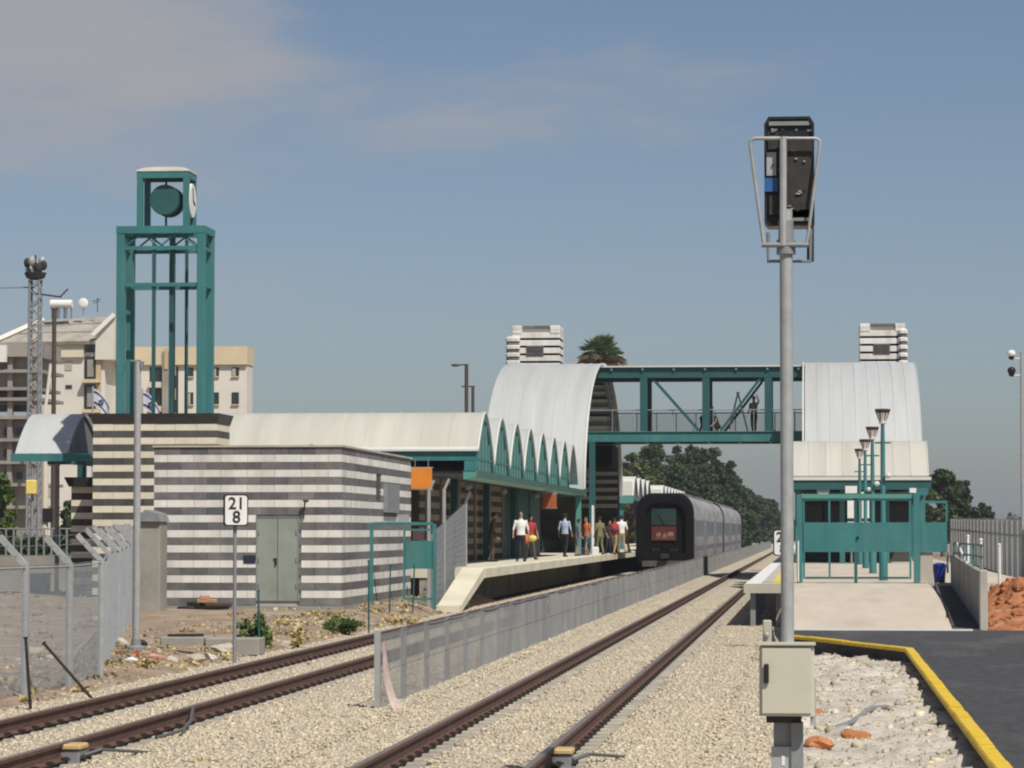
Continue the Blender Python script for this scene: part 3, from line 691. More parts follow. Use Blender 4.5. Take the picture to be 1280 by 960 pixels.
for k in range(0, 7):
    pr = gothic(P0+5.2*k, 2.6, ZS, ZAP, 22)
    b = MB(); b.band([(u, v+.03) for u, v in (gothic(P0, 2.6, ZS, ZAP, 20, tmin=-.86) if k == 0 else pr)], 'x', XE+.025, XE+.07, .05); b.build('verge_trim', 'roof_edge', t, smooth=True)
    inn = [(u, v-.14) for u, v in gothic(P0+5.2*k, 2.5, ZS, ZAP, 18)]
    g = MB(); g.prism(inn+[(inn[-1][0], 4.08), (inn[0][0], 4.08)], 'x', XE-.04, XE+.0); g = g.build('arch_window', 'glazing', t)
    b = MB(); b.band([(u, v) for u, v in inn], 'x', XE-.03, XE+.04, .13); b.build('arch_frame', 'teal', g)
    for q in (-1.5, -.5, .5, 1.5):
        zt_ = ZS+(ZAP-ZS)*(1-(abs(q)/2.5)**1.65)-.22
        b = MB(); b.box(XE-.03, XE+.03, P0+5.2*k+q-.05, P0+5.2*k+q+.05, 4.08, zt_); b.build('mullion', 'teal_light', g)
    for q in (4.45,):
        b = MB(); b.box(XE-.03, XE+.025, P0+5.2*k-2.3, P0+5.2*k+2.3, q-.04, q+.04); b.build('transom', 'teal', g)
for k in range(0, 8):
    y = P0-2.6+5.2*k; b = MB(); b.box(XE-.32, XE+.035, y-.12, y+.12, 4.06, 4.36); b.build('arch_springer', 'teal', t)
b = MB(); b.prism([(XE-.35,3.80),(XE+.02,3.86),(XE+.10,4.06),(XE-.35,4.06)], 'y', 93.9, 140.2); b.build('edge_beam', 'teal_light', t)
ye = b1[0][0]
b = MB(); b.box(TX0+.6, XE+.05, ye-.06, ye+.10, 4.38, 4.66); b.build('eaves_beam', 'teal', t)
b = MB(); b.prism([(ye-.16,4.664),(ye-.16,4.72),(ye+.06,4.80),(ye+.06,4.664)], 'x', TX0+.6, XE+.06); b.build('gutter', 'roof_edge', t)
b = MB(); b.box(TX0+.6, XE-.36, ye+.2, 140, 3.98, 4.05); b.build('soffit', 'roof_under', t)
b = MB(); b.box(XE-.34, XE-.02, ye-.05, ye+.12, 3.84, 4.379); b.build('corner_bracket', 'teal', t)
for y in (138.9,):
    b = MB(); b.box(XE-.32, XE-.10, y-.11, y+.11, ZA, 3.80); b.build('column', 'teal_light' if y > 100 else 'teal_dark', t)
for y in (104.4, 114.8, 125.2):
    b = MB(); b.box(-12.1, -11.86, y-.12, y+.12, ZA, 3.98); b.build('column', 'teal_dark', t)
for y, x in ((97.5,-10.75),(108.5,-10.7),(121.5,-10.7)):
    b = MB(); b.tube([(x,y,3.98),(x,y,3.72)], .02, 6); b.ellipsoid((x,y,3.64), (.12,.06,.12)); b.build('ceiling_lamp', 'galv_dull', t)

# wall along the back of the platform
t = thing('platform_wall', 'shaded striped stone wall with pale pilasters behind the left platform', 'wall', (-12.4, 118, ZA))
b = MB(); b.box(-12.6, -12.25, 97, 139.9, ZA, 3.97); b.build('wall_core', 'wall_dark_shaded', t)
courses(t, 'y', 97, 122.9, -12.25, ZA+.02, 14, .2, 2.6, 'wall_dark_shaded', 'wall_cream_shaded')
b = MB(); b.box(-17, -12.25, 97.4, 97.7, .2, 3.97); b.build('return_wall', 'wall_dark_shaded', t)
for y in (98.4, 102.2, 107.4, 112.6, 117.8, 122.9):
    b = MB(); b.box(-12.2, -12.12, y-.14, y+.14, ZA, 3.95); b.build('pilaster', 'wall_cream_shaded', t)
for y0, y1 in ((123.2, 128.4), (128.6, 134), (134.2, 139.8)):
    b = MB(); b.box(-12.24, -12.16, y0, y1, ZA, 3.95); d = b.build('door_panel', 'teal_dark', t)
    b = MB(); b.box(-12.16, -12.12, y0+.1, y0+.22, ZA, 3.9); b.build('door_frame', 'teal_dark', d)

# small entrance canopy left of the clock tower
t = thing('entrance_canopy', 'small grey vaulted canopy on a teal frame left of the clock tower', 'canopy', (px(60,96), 95, .1))
ex0, ex1 = px(18, 94.5), px(85, 94.5)
pr = gothic(P0, 2.35, 4.62, ZAP, 18)
roof_panels(t, pr, ex0+.05, ex1, .55, 'roof_grey')
b = MB(); b.prism([(u, v-.09) for u, v in pr]+[(pr[-1][0], 4.45), (pr[0][0], 4.45)], 'x', ex1-.12, ex1-.06); b.build('gable_end', 'gable_grey', t)
b = MB(); b.box(ex0-.06, ex1+.75, pr[0][0]-.05, pr[0][0]+.12, 4.38, 4.62); b.build('eaves_beam', 'teal', t)
b = MB(); b.box(ex0-.06, ex1+.75, pr[-1][0]-.12, pr[-1][0]+.05, 4.38, 4.62); b.build('rear_beam', 'teal_dark', t)
b = MB(); b.box(ex1-.1, ex1+.12, 94.7, 98.6, 4.3, 4.61); b.build('end_beam', 'teal', t)
ped = MB(); ped.box(px(93,95)-.0, TX0-.02, 94.6, 96, 0, pz(608,95)); ped.build('pedestal', 'stone_brown', t)
courses(t, 'x', px(93,95), TX0-.06, 94.6, .2, 17, .2, .7, 'stone_cream', 'stone_brown')
b = MB(); b.prism([(px(93,95)-.02,pz(608,95)+.003),(TX0-.05,pz(608,95)+.003),(TX0-.05,pz(596,95)),(px(86,95),pz(596,95))], 'y', 94.3, 96.1); b.build('pedestal_cap', 'black', t)
b = MB(); b.box(px(97,95), px(106,95), 94.9, 95.2, pz(596,95)+.002, 4.4); b.build('column', 'teal_dark', t)
b = MB(); b.box(px(60,97), px(64,97), 97.9, 98.05, 0, 4.4); b.build('post', 'galv_dull', t)

# ------------------------------------------------------------------ tall stair halls and footbridge
YC, HY, HZ0, HZ1 = 154.0, 14.0, 4.1, 10.47
def hall_profile(n=33, e=2.05):
    out = []
    for a in np.linspace(math.pi, 0, n):
        c, s = math.cos(a), math.sin(a); out.append((YC+HY*math.copysign(abs(c)**(2/e), c), HZ0+(HZ1-HZ0)*abs(s)**(2/1.9)))
    return out
HP = hall_profile()
def stair_hall(x0, x1, label, open_right, zbase, w):
    t = thing('stair_hall', label, 'stair hall', ((x0+x1)/2, YC, zbase))
    roof_panels(t, HP, x0, x1, w, 'roof_grey', .09)
    xo = x1 if open_right else x0; s = 1 if open_right else -1
    b = MB(); b.band([(u, v+.03) for u, v in HP], 'x', min(xo+s*.03, xo+s*.10), max(xo+s*.03, xo+s*.10), .10); b.build('verge_trim', 'roof_edge', t, smooth=True)
    for i in range(3, len(HP)-3, 1):
        u, v = HP[i]; p, q = HP[i-1], HP[i+1]; du, dv = q[0]-p[0], q[1]-p[1]; l = math.hypot(du, dv); nu, nv = dv/l, -du/l
        b = MB(); b.beam((x0+.1, u+nu*.2, v+nv*.2), (x1-.1, u+nu*.2, v+nv*.2), .12, .14); b.build('purlin', 'galv_dull' if i % 2 else 'black', t)
    for x in (x0+.2, (x0+x1)/2, x1-.2):
        b = MB(); b.band([(u+ (YC-u)*.035, v-.30) for u, v in HP], 'x', x-.08, x+.08, .22); b.build('arch_rib', 'teal_dark', t, smooth=True)
    for x in (x0+.2, x1-.25):
        for y in (YC-HY+.3, YC-HY/3, YC+HY/3, YC+HY-.3):
            b = MB(); b.box(x-.14, x+.14, y-.14, y+.14, zbase, HZ0+(.0 if abs(y-YC) > 10 else 2.4)); b.build('column', 'teal_dark', t)
    b = MB(); b.box(x0-.05, x1+.12, YC-HY-.15, YC-HY+.2, HZ0-.32, HZ0-.02); b.build('front_beam', 'teal_light', t)
    # stair flight and landing inside
    b = MB(); n = 22; st = []
    for i in range(n): st += [(YC+11-i*.42, zbase+(i+1)*.255), (YC+11-(i+1)*.42, zbase+(i+1)*.255)]
    b.prism([(YC+11, zbase)]+st+[(YC+11-n*.42, zbase+n*.255-.4), (YC+11-.6, zbase)], 'x', x0+.7, x1-1.0); b.build('stair_flight', 'concrete_grey', t)
    b = MB(); b.box(x0+.6, x1-.1, YC-1.7, YC+1.8, 6.62, 6.84); b.build('landing', 'concrete_grey', t)
    b = MB(); b.box(x0+.5, x0+.6, YC-8, YC+9, zbase, 6.5); b.build('side_wall', 'teal_dark', t)
    return t
CX0, CX1 = px(640, YC), px(757, YC)-.08
hC_ = stair_hall(CX0, CX1, 'tall grey barrel vaulted stair hall at the left end of the footbridge', True, ZA, .5)
DX0, DX1 = px(1007, YC), px(1141, YC)
hD_ = stair_hall(DX0, DX1, 'tall grey barrel vaulted stair hall at the right end of the footbridge', False, ZP2, .58)
# striped pier under the left end of the bridge
t = thing('bridge_pier', 'shaded striped stone pier below the left end of the footbridge', 'pier', (-10.3, 158, ZA))
b = MB(); b.box(-12.0, -9.85, 158.2, 160.5, ZA, 6.5); b.build('core', 'wall_dark_shaded', t)
courses(t, 'x', -12.0, -9.8, 158.2, 3.2, 16, .205, 1.1, 'wall_dark_shaded', 'mortar')
b = MB(); b.box(-11.0, -9.75, 152.6, 157.6, 5.35, 6.45); b.build('lift_shaft', 'rubber', t)
t = thing('bridge_pier', 'teal steel pier with dark core below the right end of the footbridge', 'pier', (1.5, 158, ZP2))
b = MB(); b.box(.2, 1.7, 152.6, 157.6, ZP2, 6.5); b.build('core', 'stone_brown', t)
courses(t, 'x', 1.8, 4.4, 158.2, ZP2, 26, .205, 1.3, 'stone_brown', 'stone_cream')

t = thing('footbridge', 'teal steel truss footbridge spanning both tracks', 'footbridge', (-5, 154, ZA))
BY0, BY1 = 152.0, 156.2; bx0, bx1 = CX1+.05, DX0-.02
zt0, zt1 = pz(472, BY0, 880), pz(459, BY0, 880); zb0, zb1 = pz(552, BY0, 880), pz(540, BY0, 880)
for y in (BY0, BY1):
    nm = 'front' if y == BY0 else 'rear'
    b = MB(); b.box(bx0-1.2, bx1+.6, y-.15, y+.15, zt0, zt1-.006); b.build('top_chord', 'teal_dark', t)
    b = MB(); b.box(bx0-1.2, bx1+.6, y-.15, y+.15, zb0, zb1); b.build('bottom_chord', 'teal', t)
    b = MB(); b.box(bx0-1.2, bx1+.6, y-.22, y+.22, zb1, zb1+.03); b.build('chord_flange', 'teal_light', t)
    vx = [px(v, BY0) for v in (805, 883, 961)]
    for x in vx:
        b = MB(); b.box(x-.18, x+.18, y-.14, y+.14, zb1+.031, zt0-.002); b.build('vertical', 'teal_dark', t)
    for (xa, xb, w) in ((px(815,BY0), px(874,BY0), .13), (px(952,BY0), px(901,BY0), .2)):
        b = MB(); b.beam((xa, y+.01, zt0), (xb, y+.01, zb1+.05), .12, w, (0,1,0)); b.build('diagonal', 'teal_dark', t)
deck_top = zb1-.1
b = MB(); b.box(bx0-1.2, bx1+.6, BY0+.16, BY1-.16, zb0+.1, zb1-.1); b.build('deck', 'galv_dull', t)
b = MB(); b.box(bx0-.9, bx1+.3, BY0-.3, BY1+.3, zt1, zt1+.07); b.build('roof_sheet', 'roof_edge', t)
for i in range(7):
    x = px(765+i*39, BY0); b = MB(); b.box(x-.05, x+.05, BY0-.26, BY1+.26, zt1-.16, zt1-.008); b.build('roof_purlin', 'teal_light', t)
for i in range(7):
    x = px(768+i*39, BY0); b = MB(); b.box(x-.06, x+.06, BY0+.16, BY1-.16, zb0+.0, zb0+.1); b.build('cross_beam', 'teal_light', t)
for y in (BY0+.2, BY1-.2):
    r = MB(); r.tube([(bx0-.6, y, zb1+1.08), (bx1+.4, y, zb1+1.08)], .03, 6); r = r.build('handrail', 'galv_dull', t)
    for i in range(10):
        x = bx0+(bx1-bx0)*(i+.5)/10; b = MB(); b.box(x-.02, x+.02, y-.02, y+.02, zb1-.1, zb1+1.06); b.build('baluster', 'galv_dull', r)
me = welded_mesh(bx1-bx0, 1.0, .05, .006, 'wire', .06)
obj_from(me, 'rail_mesh', t, (bx0, BY1-.24, zb1+.04), (0, 0, -math.pi/2))

# lift towers
def lift_tower(sx0, sx1, sidex0, sidex1, Y, label, zbase):
    x0, x1 = px(sx0, Y), px(sx1, Y); zt_ = pz(407, Y, 670); t = thing('lift_tower', label, 'tower', ((x0+x1)/2, Y, zbase))
    b = MB(); b.box(x0+.05, x1-.05, Y+.05, Y+2.6, zbase, zt_-.2); b.build('core', 'concrete_grey', t)
    h = .21; n = int((zt_-zbase)/h); wx0, wx1 = x0+.30*(x1-x0), x0+.66*(x1-x0); wz0, wz1 = pz(445, Y, 670), pz(432, Y, 670)
    for i in range(n):
        z = zt_-(i+1)*h; m = 'stone_white' if i % 2 == 0 else 'stone_grey'; o = .0 if i % 2 == 0 else .05; dz_ = .045 if i % 2 == 0 else 0
        if i == 0 or i == 1:
            for (a, c) in ((x0, x0+.55), (x1-.55, x1)):
                b = MB(); b.cbox(a, c, Y-.03, Y+2.7, z, z+h-.004, .03); b.build('stone_course', 'stone_white', t)
            b = MB(); b.box(x0+.55, x1-.55, Y+.1, Y+2.5, z, z+h-.004); b.build('stone_course', 'stone_grey' if i == 0 else 'stone_white', t); continue
        b = MB(); b.cbox(x0+o, x1-o, Y+o, Y+2.7-o, z-dz_, z+h-.006+dz_, .02); b.build('stone_course', m, t)
    g = MB(); g.box(wx0, wx1, Y-.04, Y+.02, wz0, wz1); g = g.build('louvre_window', 'stone_grey', t)
    for i in range(5):
        b = MB(); b.box(wx0+.03, wx1-.03, Y-.06, Y-.04, wz0+.03+i*(wz1-wz0-.05)/5, wz0+.08+i*(wz1-wz0-.05)/5); b.build('louvre_slat', 'stone_brown', g)
    # lower corner turret
    a0, a1 = px(sidex0, Y), px(sidex1, Y); zs = pz(421 if sidex0 < 900 else 414, Y, 670)
    for i in range(14):
        z = zs-(i+1)*h; b = MB(); o = 0 if i % 2 == 0 else .04; b.cbox(a0+o, a1-o, Y-.25+o, Y+.9, z-(.04 if i % 2 == 0 else 0), z+h-.006+(.04 if i % 2 == 0 else 0), .12); b.build('turret_course', 'stone_white' if i % 2 == 0 else 'stone_grey', t)
lift_tower(640, 700, 632, 650, 170, 'white and brown striped lift tower rising behind the left stair hall', .2)
lift_tower(1076, 1133, 1124, 1136, 170, 'white and brown striped lift tower rising behind the right stair hall', ZP2)

# right platform canopy
t = thing('platform_canopy', 'cream vaulted canopy on teal posts in front of the right stair hall', 'canopy', (2, 122, ZP2))
rx0, rx1 = px(991, 121), px(1160, 121); yq = 122.6
pr = gothic(yq, 2.6, ZS, 5.75, 18, tmin=-.98)
roof_panels(t, pr, rx0, rx1, .66, 'roof_cream')
for k in (1, 2): roof_panels(t, gothic(yq+5.2*k, 2.6, ZS, 5.75, 16), rx0, rx1, .66, 'roof_cream')
b = MB(); b.box(rx0-.05, rx1+.1, pr[0][0]-.08, pr[0][0]+.06, 4.18, 4.30); b.build('gutter', 'roof_edge', t)
b = MB(); b.box(rx0-.05, rx1+.1, pr[0][0]-.02, pr[0][0]+.2, 3.82, 4.175); b.build('eaves_beam', 'teal_dark', t)
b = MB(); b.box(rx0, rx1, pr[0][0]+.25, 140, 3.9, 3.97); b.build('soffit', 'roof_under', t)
for x in (rx0+.2, rx0+1.9, rx0+3.6, rx1-.2):
    for y in (121, 131):
        b = MB(); b.box(x-.1, x+.1, y-.1, y+.1, ZP2, 3.81); b.build('column', 'teal', t)
t = thing('waiting_room', 'dark glazed waiting room under the right canopy', 'kiosk', (2, 128, ZP2))
b = MB(); b.box(rx0+.3, rx1-.5, 126.5, 134, ZP2, 3.6); b.build('wall', 'stone_brown', t)
for i in range(5):
    x = rx0+.45+i*.85; b = MB(); b.box(x, x+.7, 126.44, 126.497, ZP2+.8, 3.3); g = b.build('window', 'window_dark', t)
    b = MB(); b.box(x-.05, x, 126.42, 126.49, ZP2+.7, 3.4); b.build('window_frame', 'teal_dark', g)
for (sx, sy, w, h, lab) in ((1064, 612, .45, .28, 'white notice board under the right canopy, beside the lamp posts'), (1146, 613, .55, .18, 'white tilted notice under the right end of the right canopy')):
    p = pix(sx, sy, 119.8); t = thing('notice_board', lab, 'sign', (p.x, p.y, ZP2))
    b = MB(); b.box(p.x-w/2, p.x+w/2, p.y-.03, p.y+.03, p.z-h/2, p.z+h/2); b.build('board', 'paint_white', t)
    b = MB(); b.box(p.x-.03, p.x+.03, p.y+.031, p.y+.08, ZP2, p.z); b.build('post', 'galv_dull', t)
p = pix(1029, 612, 120.2); t = thing('round_fan', 'round grey fan unit hanging under the right canopy', 'fan', (p.x, p.y, 3.5))
disc(p, 'y', .26, .10).build('housing', 'galv', t); b = MB(); b.tube([(p.x, p.y, p.z+.25), (p.x, p.y, 3.9)], .025, 6); b.build('bracket', 'galv_dull', t)
for (sx, sy, Y) in ((1064, 640, 119), (1082, 640, 119.1)):
    p = pix(sx, sy, Y); t = thing('route_board', 'white information panel on the right platform, %s lamp posts' % ('left of the' if sx < 1070 else 'between the'), 'sign', (p.x, p.y, ZP2))
    b = MB(); b.box(p.x-.14, p.x+.14, p.y-.03, p.y+.03, ZP2+.9, ZP2+2.4); b.build('panel', 'paint_white', t)
    b = MB(); b.box(p.x-.15, p.x+.15, p.y-.04, p.y+.04, ZP2+1.6, ZP2+1.72); b.build('band', 'c_navy', t)
    b = MB(); b.tube([(p.x, p.y, ZP2), (p.x, p.y, ZP2+.9)], .04, 8); b.build('stand', 'galv_dull', t)

# canopies farther along the left platform
def far_canopy(y0, n, label, grp=None):
    t = thing('platform_canopy', label, 'canopy', (-11, y0, ZA), grp)
    for k in range(n):
        pr = gothic(y0+2.6+5.2*k, 2.6, 4.35, 5.55, 12); roof_panels(t, pr, -12.1, -10.6, .75, 'roof_edge')
        b = MB(); b.prism([(u, v-.1) for u, v in pr]+[(pr[-1][0], 4.1), (pr[0][0], 4.1)], 'x', -10.75, -10.68); b.build('arch_window', 'glazing', t)
    b = MB(); b.box(-12.1, -10.6, y0-.1, y0+.1, 3.9, 4.33); b.build('eaves_beam', 'teal_light', t)
    b = MB(); b.box(-12.05, -10.65, y0-.06, y0-.02, 4.36, 5.2); b.build('end_panel', 'roof_edge', t)
    for y in (y0+.3, y0+5.2*n-.3):
        b = MB(); b.box(-11.5, -11.2, y-.15, y+.15, ZA, 4.1); b.build('column', 'teal', t)
far_canopy(186, 4, 'white vaulted canopy beyond the footbridge, partly behind the train nose')
far_canopy(222, 8, 'white vaulted canopy farthest along the left platform above the train roof')
# ------------------------------------------------------------------ train
def train_section(hw=1.55, z0=.50, zr=4.22, n=6):
    p = [(hw*.93, z0), (hw, z0+.35), (hw, 3.2)]
    for i in range(1, n+1):
        a = math.pi/2*i/n; p.append((hw-.85*(1-math.cos(a)), 3.2+(zr-3.2)*math.sin(a)))
    return p+[(-x, z) for x, z in reversed(p)]
t = thing('train', 'grey railcar train with a black rubber framed nose standing at the left platform', 'train', (XA, 171, RAIL_TOP))
sec = train_section()
TYF = 171.0; CAR = 19.4
cb = MB(); cb.prism([(x, z) for x, z in sec], 'y', .45, CAR-.45); cbm = cb.mesh('car_body', 'train_grey', smooth=True)
wn = MB(); wn.box(1.545, 1.565, 0, 1.5, 1.95, 2.85); wnm = wn.mesh('side_window', 'train_window')
dr = MB(); dr.box(1.548, 1.57, 0, 1.3, .75, 2.95); drm = dr.mesh('side_door', 'train_blue')
st_ = MB(); st_.box(1.548, 1.56, .5, CAR-.5, 1.15, 1.40); stm = st_.mesh('side_stripe', 'train_blue')
bo = MB(); bo.box(-1.2, 1.2, 0, 2.9, .42, .75)
for s in (-.7525, .7525):
    for y in (.5, 2.4): disc((s, y, .61), 'x', .43, .06, 16); q = disc((s, y, .63), 'x', .43, .06, 16); bo.add(q.v, q.f)
bom = bo.mesh('bogie', 'rubber')
ring_ = [(x*1.03, z if z < 1 else z*1.015) for x, z in train_section(1.55, .45, 4.25, 6)]
def nose(y, s):
    b = MB(); o = ring_; n = len(o); cxz = (0, 2.3)
    rows = []
    for sc, dy_ in ((.99, .62), (1.0, .25), (.97, .06), (.86, .0), (.70, .04), (.66, .30)):
        rows.append([(XA+x*sc, y+s*dy_, cxz[1]+(z-cxz[1])*(sc+.02 if sc < .9 else sc)) for x, z in o])
    vs = [v for r_ in rows for v in r_]; fs = []
    for i in range(len(rows)-1): fs += [(i*n+k, i*n+(k+1)%n, (i+1)*n+(k+1)%n, (i+1)*n+k) for k in range(n)]
    fs.append(tuple(range((len(rows)-1)*n, len(rows)*n)))
    return b.add(vs, fs).build('rubber_nose', 'rubber', t, smooth=True)
for c in range(6):
    y = TYF+.1+CAR*c
    o = obj_from(cbm, 'car_body', t, (XA, y, 0))
    for k in range(8): obj_from(wnm, 'side_window', o, (XA, y+2.6+k*1.85, 0))
    for k in (1.0, CAR-2.4): obj_from(drm, 'side_door', o, (XA, y+k, 0))
    obj_from(stm, 'side_stripe', o, (XA, y, 0))
    for k in (2.0, CAR-4.9): obj_from(bom, 'bogie', o, (XA, y+k, 0))
    b = MB(); b.box(XA-.9, XA+.9, y+3, y+CAR-3, 4.05, 4.36); b.build('roof_unit', 'train_roof', o)
    if c % 3: b = MB(); b.prism([(XA+x*.9, 2.3+(z-2.3)*.9) for x, z in sec], 'y', y-.45, y+.45); b.build('bellows', 'rubber', t)
nz_ = nose(TYF, 1); nose(TYF+.1+CAR*3, 1); nose(TYF+CAR*3-.05, -1); nose(TYF+.2+CAR*6, -1)
fy = TYF+.22
b = MB(); b.box(px(814,TYF), px(845,TYF), fy, fy+.1, 2.56, 3.5); w = b.build('windscreen', 'train_screen', t)
b = MB(); b.tube([(XA-.05, fy-.02, 2.6), (XA-.35, fy-.02, 3.15)], .025, 5); b.build('wiper', 'black', w)
b = MB(); b.box(px(814,TYF), px(845,TYF), fy-.01, fy+.1, 1.72, 2.5); r_ = b.build('front_door', 'train_red', t)
for i, (a, bb, z0_, z1_) in enumerate(((820, 826, 1.92, 2.16), (828, 833, 1.88, 2.12), (834, 842, 1.95, 2.2), (819, 842, 1.82, 1.87))):
    k = MB(); k.prism([(px(a,TYF), z0_), (px(bb,TYF), z0_+.02), (px(bb,TYF)-.03, z1_), (px(a,TYF)+.03, z1_-.02)], 'y', fy-.018, fy-.012); k.build('emblem_stroke', 'emblem', r_)
for x in (-.62, .62):
    for q in (0, .24):
        b = disc((XA+x+(q if x < 0 else -q), TYF-.02, 1.22), 'y', .08, .05, 14); b.build('headlight', 'signal_black', t)
b = MB(); b.box(XA-1.25, XA+1.25, TYF+.02, TYF+.5, .30, .62); b.build('snow_plough', 'stone_brown', t)
b = MB(); b.box(XA-.22, XA+.22, TYF-.3, TYF+.3, .75, 1.0); b.build('coupler', 'clip', t)

# ------------------------------------------------------------------ lettering
def text_mesh(body, size, m, bold=.0):
    cu = bpy.data.curves.new('lettering', 'FONT'); cu.body = body; cu.size = size; cu.align_x = 'CENTER'; cu.align_y = 'CENTER'; cu.extrude = .004; cu.offset = bold
    o = bpy.data.objects.new('lettering', cu); COL.objects.link(o); bpy.context.view_layer.update()
    me = bpy.data.meshes.new_from_object(o.evaluated_get(bpy.context.evaluated_depsgraph_get())); bpy.data.objects.remove(o)
    me.materials.clear(); me.materials.append(M[m]); return me
def km_sign(base, top_z, w, h, rot, label):
    t = thing('kilometre_sign', label, 'sign', base)
    b = MB(); b.tube([base, (base[0], base[1], top_z-h*.5)], .032, 8); b.build('post', 'galv_dull', t)
    mid = Vector((base[0], base[1], top_z-h/2))
    q = MB(); r = .05; out = []
    for cx2, cz2, a0 in ((w/2-r, h/2-r, 0), (-w/2+r, h/2-r, 90), (-w/2+r, -h/2+r, 180), (w/2-r, -h/2+r, 270)):
        for k in range(4): a = R(a0+30*k); out.append((cx2+r*math.cos(a), cz2+r*math.sin(a)))
    q.prism(out, 'y', -.11, -.02); me = q.mesh('board_case', 'black'); bc = obj_from(me, 'board_case', t, mid, (0, 0, rot))
    q = MB(); q.prism([(x*.9, z*.92) for x, z in out], 'y', -.118, -.112); q = q.mesh('board_face', 'paint_white')
    f = bpy.data.objects.new('board_face', q); COL.objects.link(f); f.parent = bc; WL[f.name] = mid
    for tx, z, s in (('21', h*.20, .26), ('8', -h*.23, .26)):
        me = text_mesh(tx, s*h/.49, 'black', .0035); o = bpy.data.objects.new('digits', me); COL.objects.link(o); o.parent = bc
        o.location = (0.005, -.123, z); o.rotation_euler = (math.pi/2, 0, 0)
p = pixz(293, 826, .05)
km_sign((p.x, p.y, zd(p.x, p.y)), pz(618, p.y, 297), 31*p.y/F, 40*p.y/F, R(20), 'white kilometre sign reading 21 over 8 on a grey post before the striped hut')
km_sign((px(978, 60), 60, .0), pz(662, 60, 978), .36, .50, R(4), 'white kilometre sign reading 21 over 8, half hidden behind the signal mast')

# ------------------------------------------------------------------ signal mast
SY = 26.0
def sp(x, y, dy_=0.0): p = pix(x, y, SY); p.y += dy_; return p
t = thing('signal_mast', 'railway signal seen from behind on a tall galvanised pole with beige box', 'signal', (px(984,SY), SY, 0))
pxm = px(984, SY); r = 8.2*SY/F
b = MB(); b.tube([(pxm, SY, pz(800,SY,984)-.4), (pxm, SY, pz(262,SY,984))], r, 18); b.build('pole', 'galv', t, smooth=True)
b = MB(); b.tube([(pxm, SY, pz(318,SY,984)), (pxm, SY, pz(300,SY,984))], r*1.45, 16); b.tube([(pxm, SY, pz(300,SY,984)), (pxm, SY, pz(276,SY,984))], r*1.15, 16); b.build('pole_clamp', 'galv_dull', t, smooth=True)
hx0, hx1, hz0, hz1 = px(957,SY), px(1020,SY), pz(282,SY,984), pz(145,SY,984); c = .06
poly = [(hx0,hz0+.03),(hx0+.03,hz0),(hx1-.03,hz0),(hx1,hz0+.03),(hx1,hz1-c),(hx1-c*.6,hz1),(hx0+c*.6,hz1),(hx0,hz1-c)]
b = MB(); b.prism(poly, 'y', SY+.06, SY+.34); h_ = b.build('signal_head', 'signal_black', t)
cxh, czh = (hx0+hx1)/2, (hz0+hz1)/2
b = MB(); inn = [(cxh+(x-cxh)*.9, czh+(z-czh)*.95) for x, z in poly]; n = len(poly)
vs = [(x, SY+.03, z) for x, z in poly]+[(x, SY+.03, z) for x, z in inn]+[(x, SY+.06, z) for x, z in poly]+[(x, SY+.06, z) for x, z in inn]
fs = [];
for k in range(n):
    j = (k+1)%n; fs += [(k,j,n+j,n+k),(2*n+k,3*n+k,3*n+j,2*n+j),(k,2*n+k,2*n+j,j),(n+k,n+j,3*n+j,3*n+k)]
b.add(vs, fs).build('head_rim', 'signal_black', h_)
b = MB(); b.box(hx0+.04, hx1-.04, SY+.035, SY+.059, pz(156,SY,984), pz(151,SY,984)); b.build('rim_highlight', 'galv_dull', h_)  # lighter strip laid along the rim as its highlight
for (a0, a1, y0_, y1_, m, nm) in ((960,972,190,219,'galv','terminal_strip'), (957,974,222,239,'blue_tape','blue_tag'), (976,1018,172,272,'signal_rust','back_plate'), (962,975,165,186,'signal_rust','wiring_box'), (963,976,244,268,'signal_rust','wiring_box'), (985,1014,262,276,'galv_dull','bracket_plate')):
    b = MB(); b.box(px(a0,SY), px(a1,SY), SY+.012, SY+.058, pz(y1_,SY,984), pz(y0_,SY,984)); b.build(nm, m, h_)
random.seed(11)
for i in range(26):
    x, y = random.uniform(962,1014), random.choice([163,164,200,206,212,238,240,242,256,262,190])+random.uniform(-2,2)
    p = sp(x, y); b = MB(); b.box(p.x-.008, p.x+random.uniform(.006,.03), SY-.004, SY+.011, p.z-.006, p.z+.006); b.build('terminal', random.choice(['galv','galv_dull','signal_rust']), h_)
def bars(pts, r_, nm, m='galv', dy_=-.06):
    b = MB(); b.tube([sp(x, y, dy_) for x, y in pts], r_, 8); b.build(nm, m, t, smooth=True)
bars([(984,174),(944,174),(939,176),(938,182),(954,300),(956,307)], .016, 'guard_hoop')
bars([(984,174),(1020,174),(1025,177),(1024,188),(1010,296),(1008,306)], .013, 'guard_hoop')
bars([(979,172),(979,308)], .03, 'guard_upright')
bars([(952,307),(1011,307)], .022, 'guard_foot', 'galv_dull')
bars([(960,290),(960,326),(1013,326),(1013,285)], .016, 'lower_frame', 'galv_dull', .05)
bars([(1013,282),(1013,326)], .03, 'lower_frame', 'signal_rust', .08)
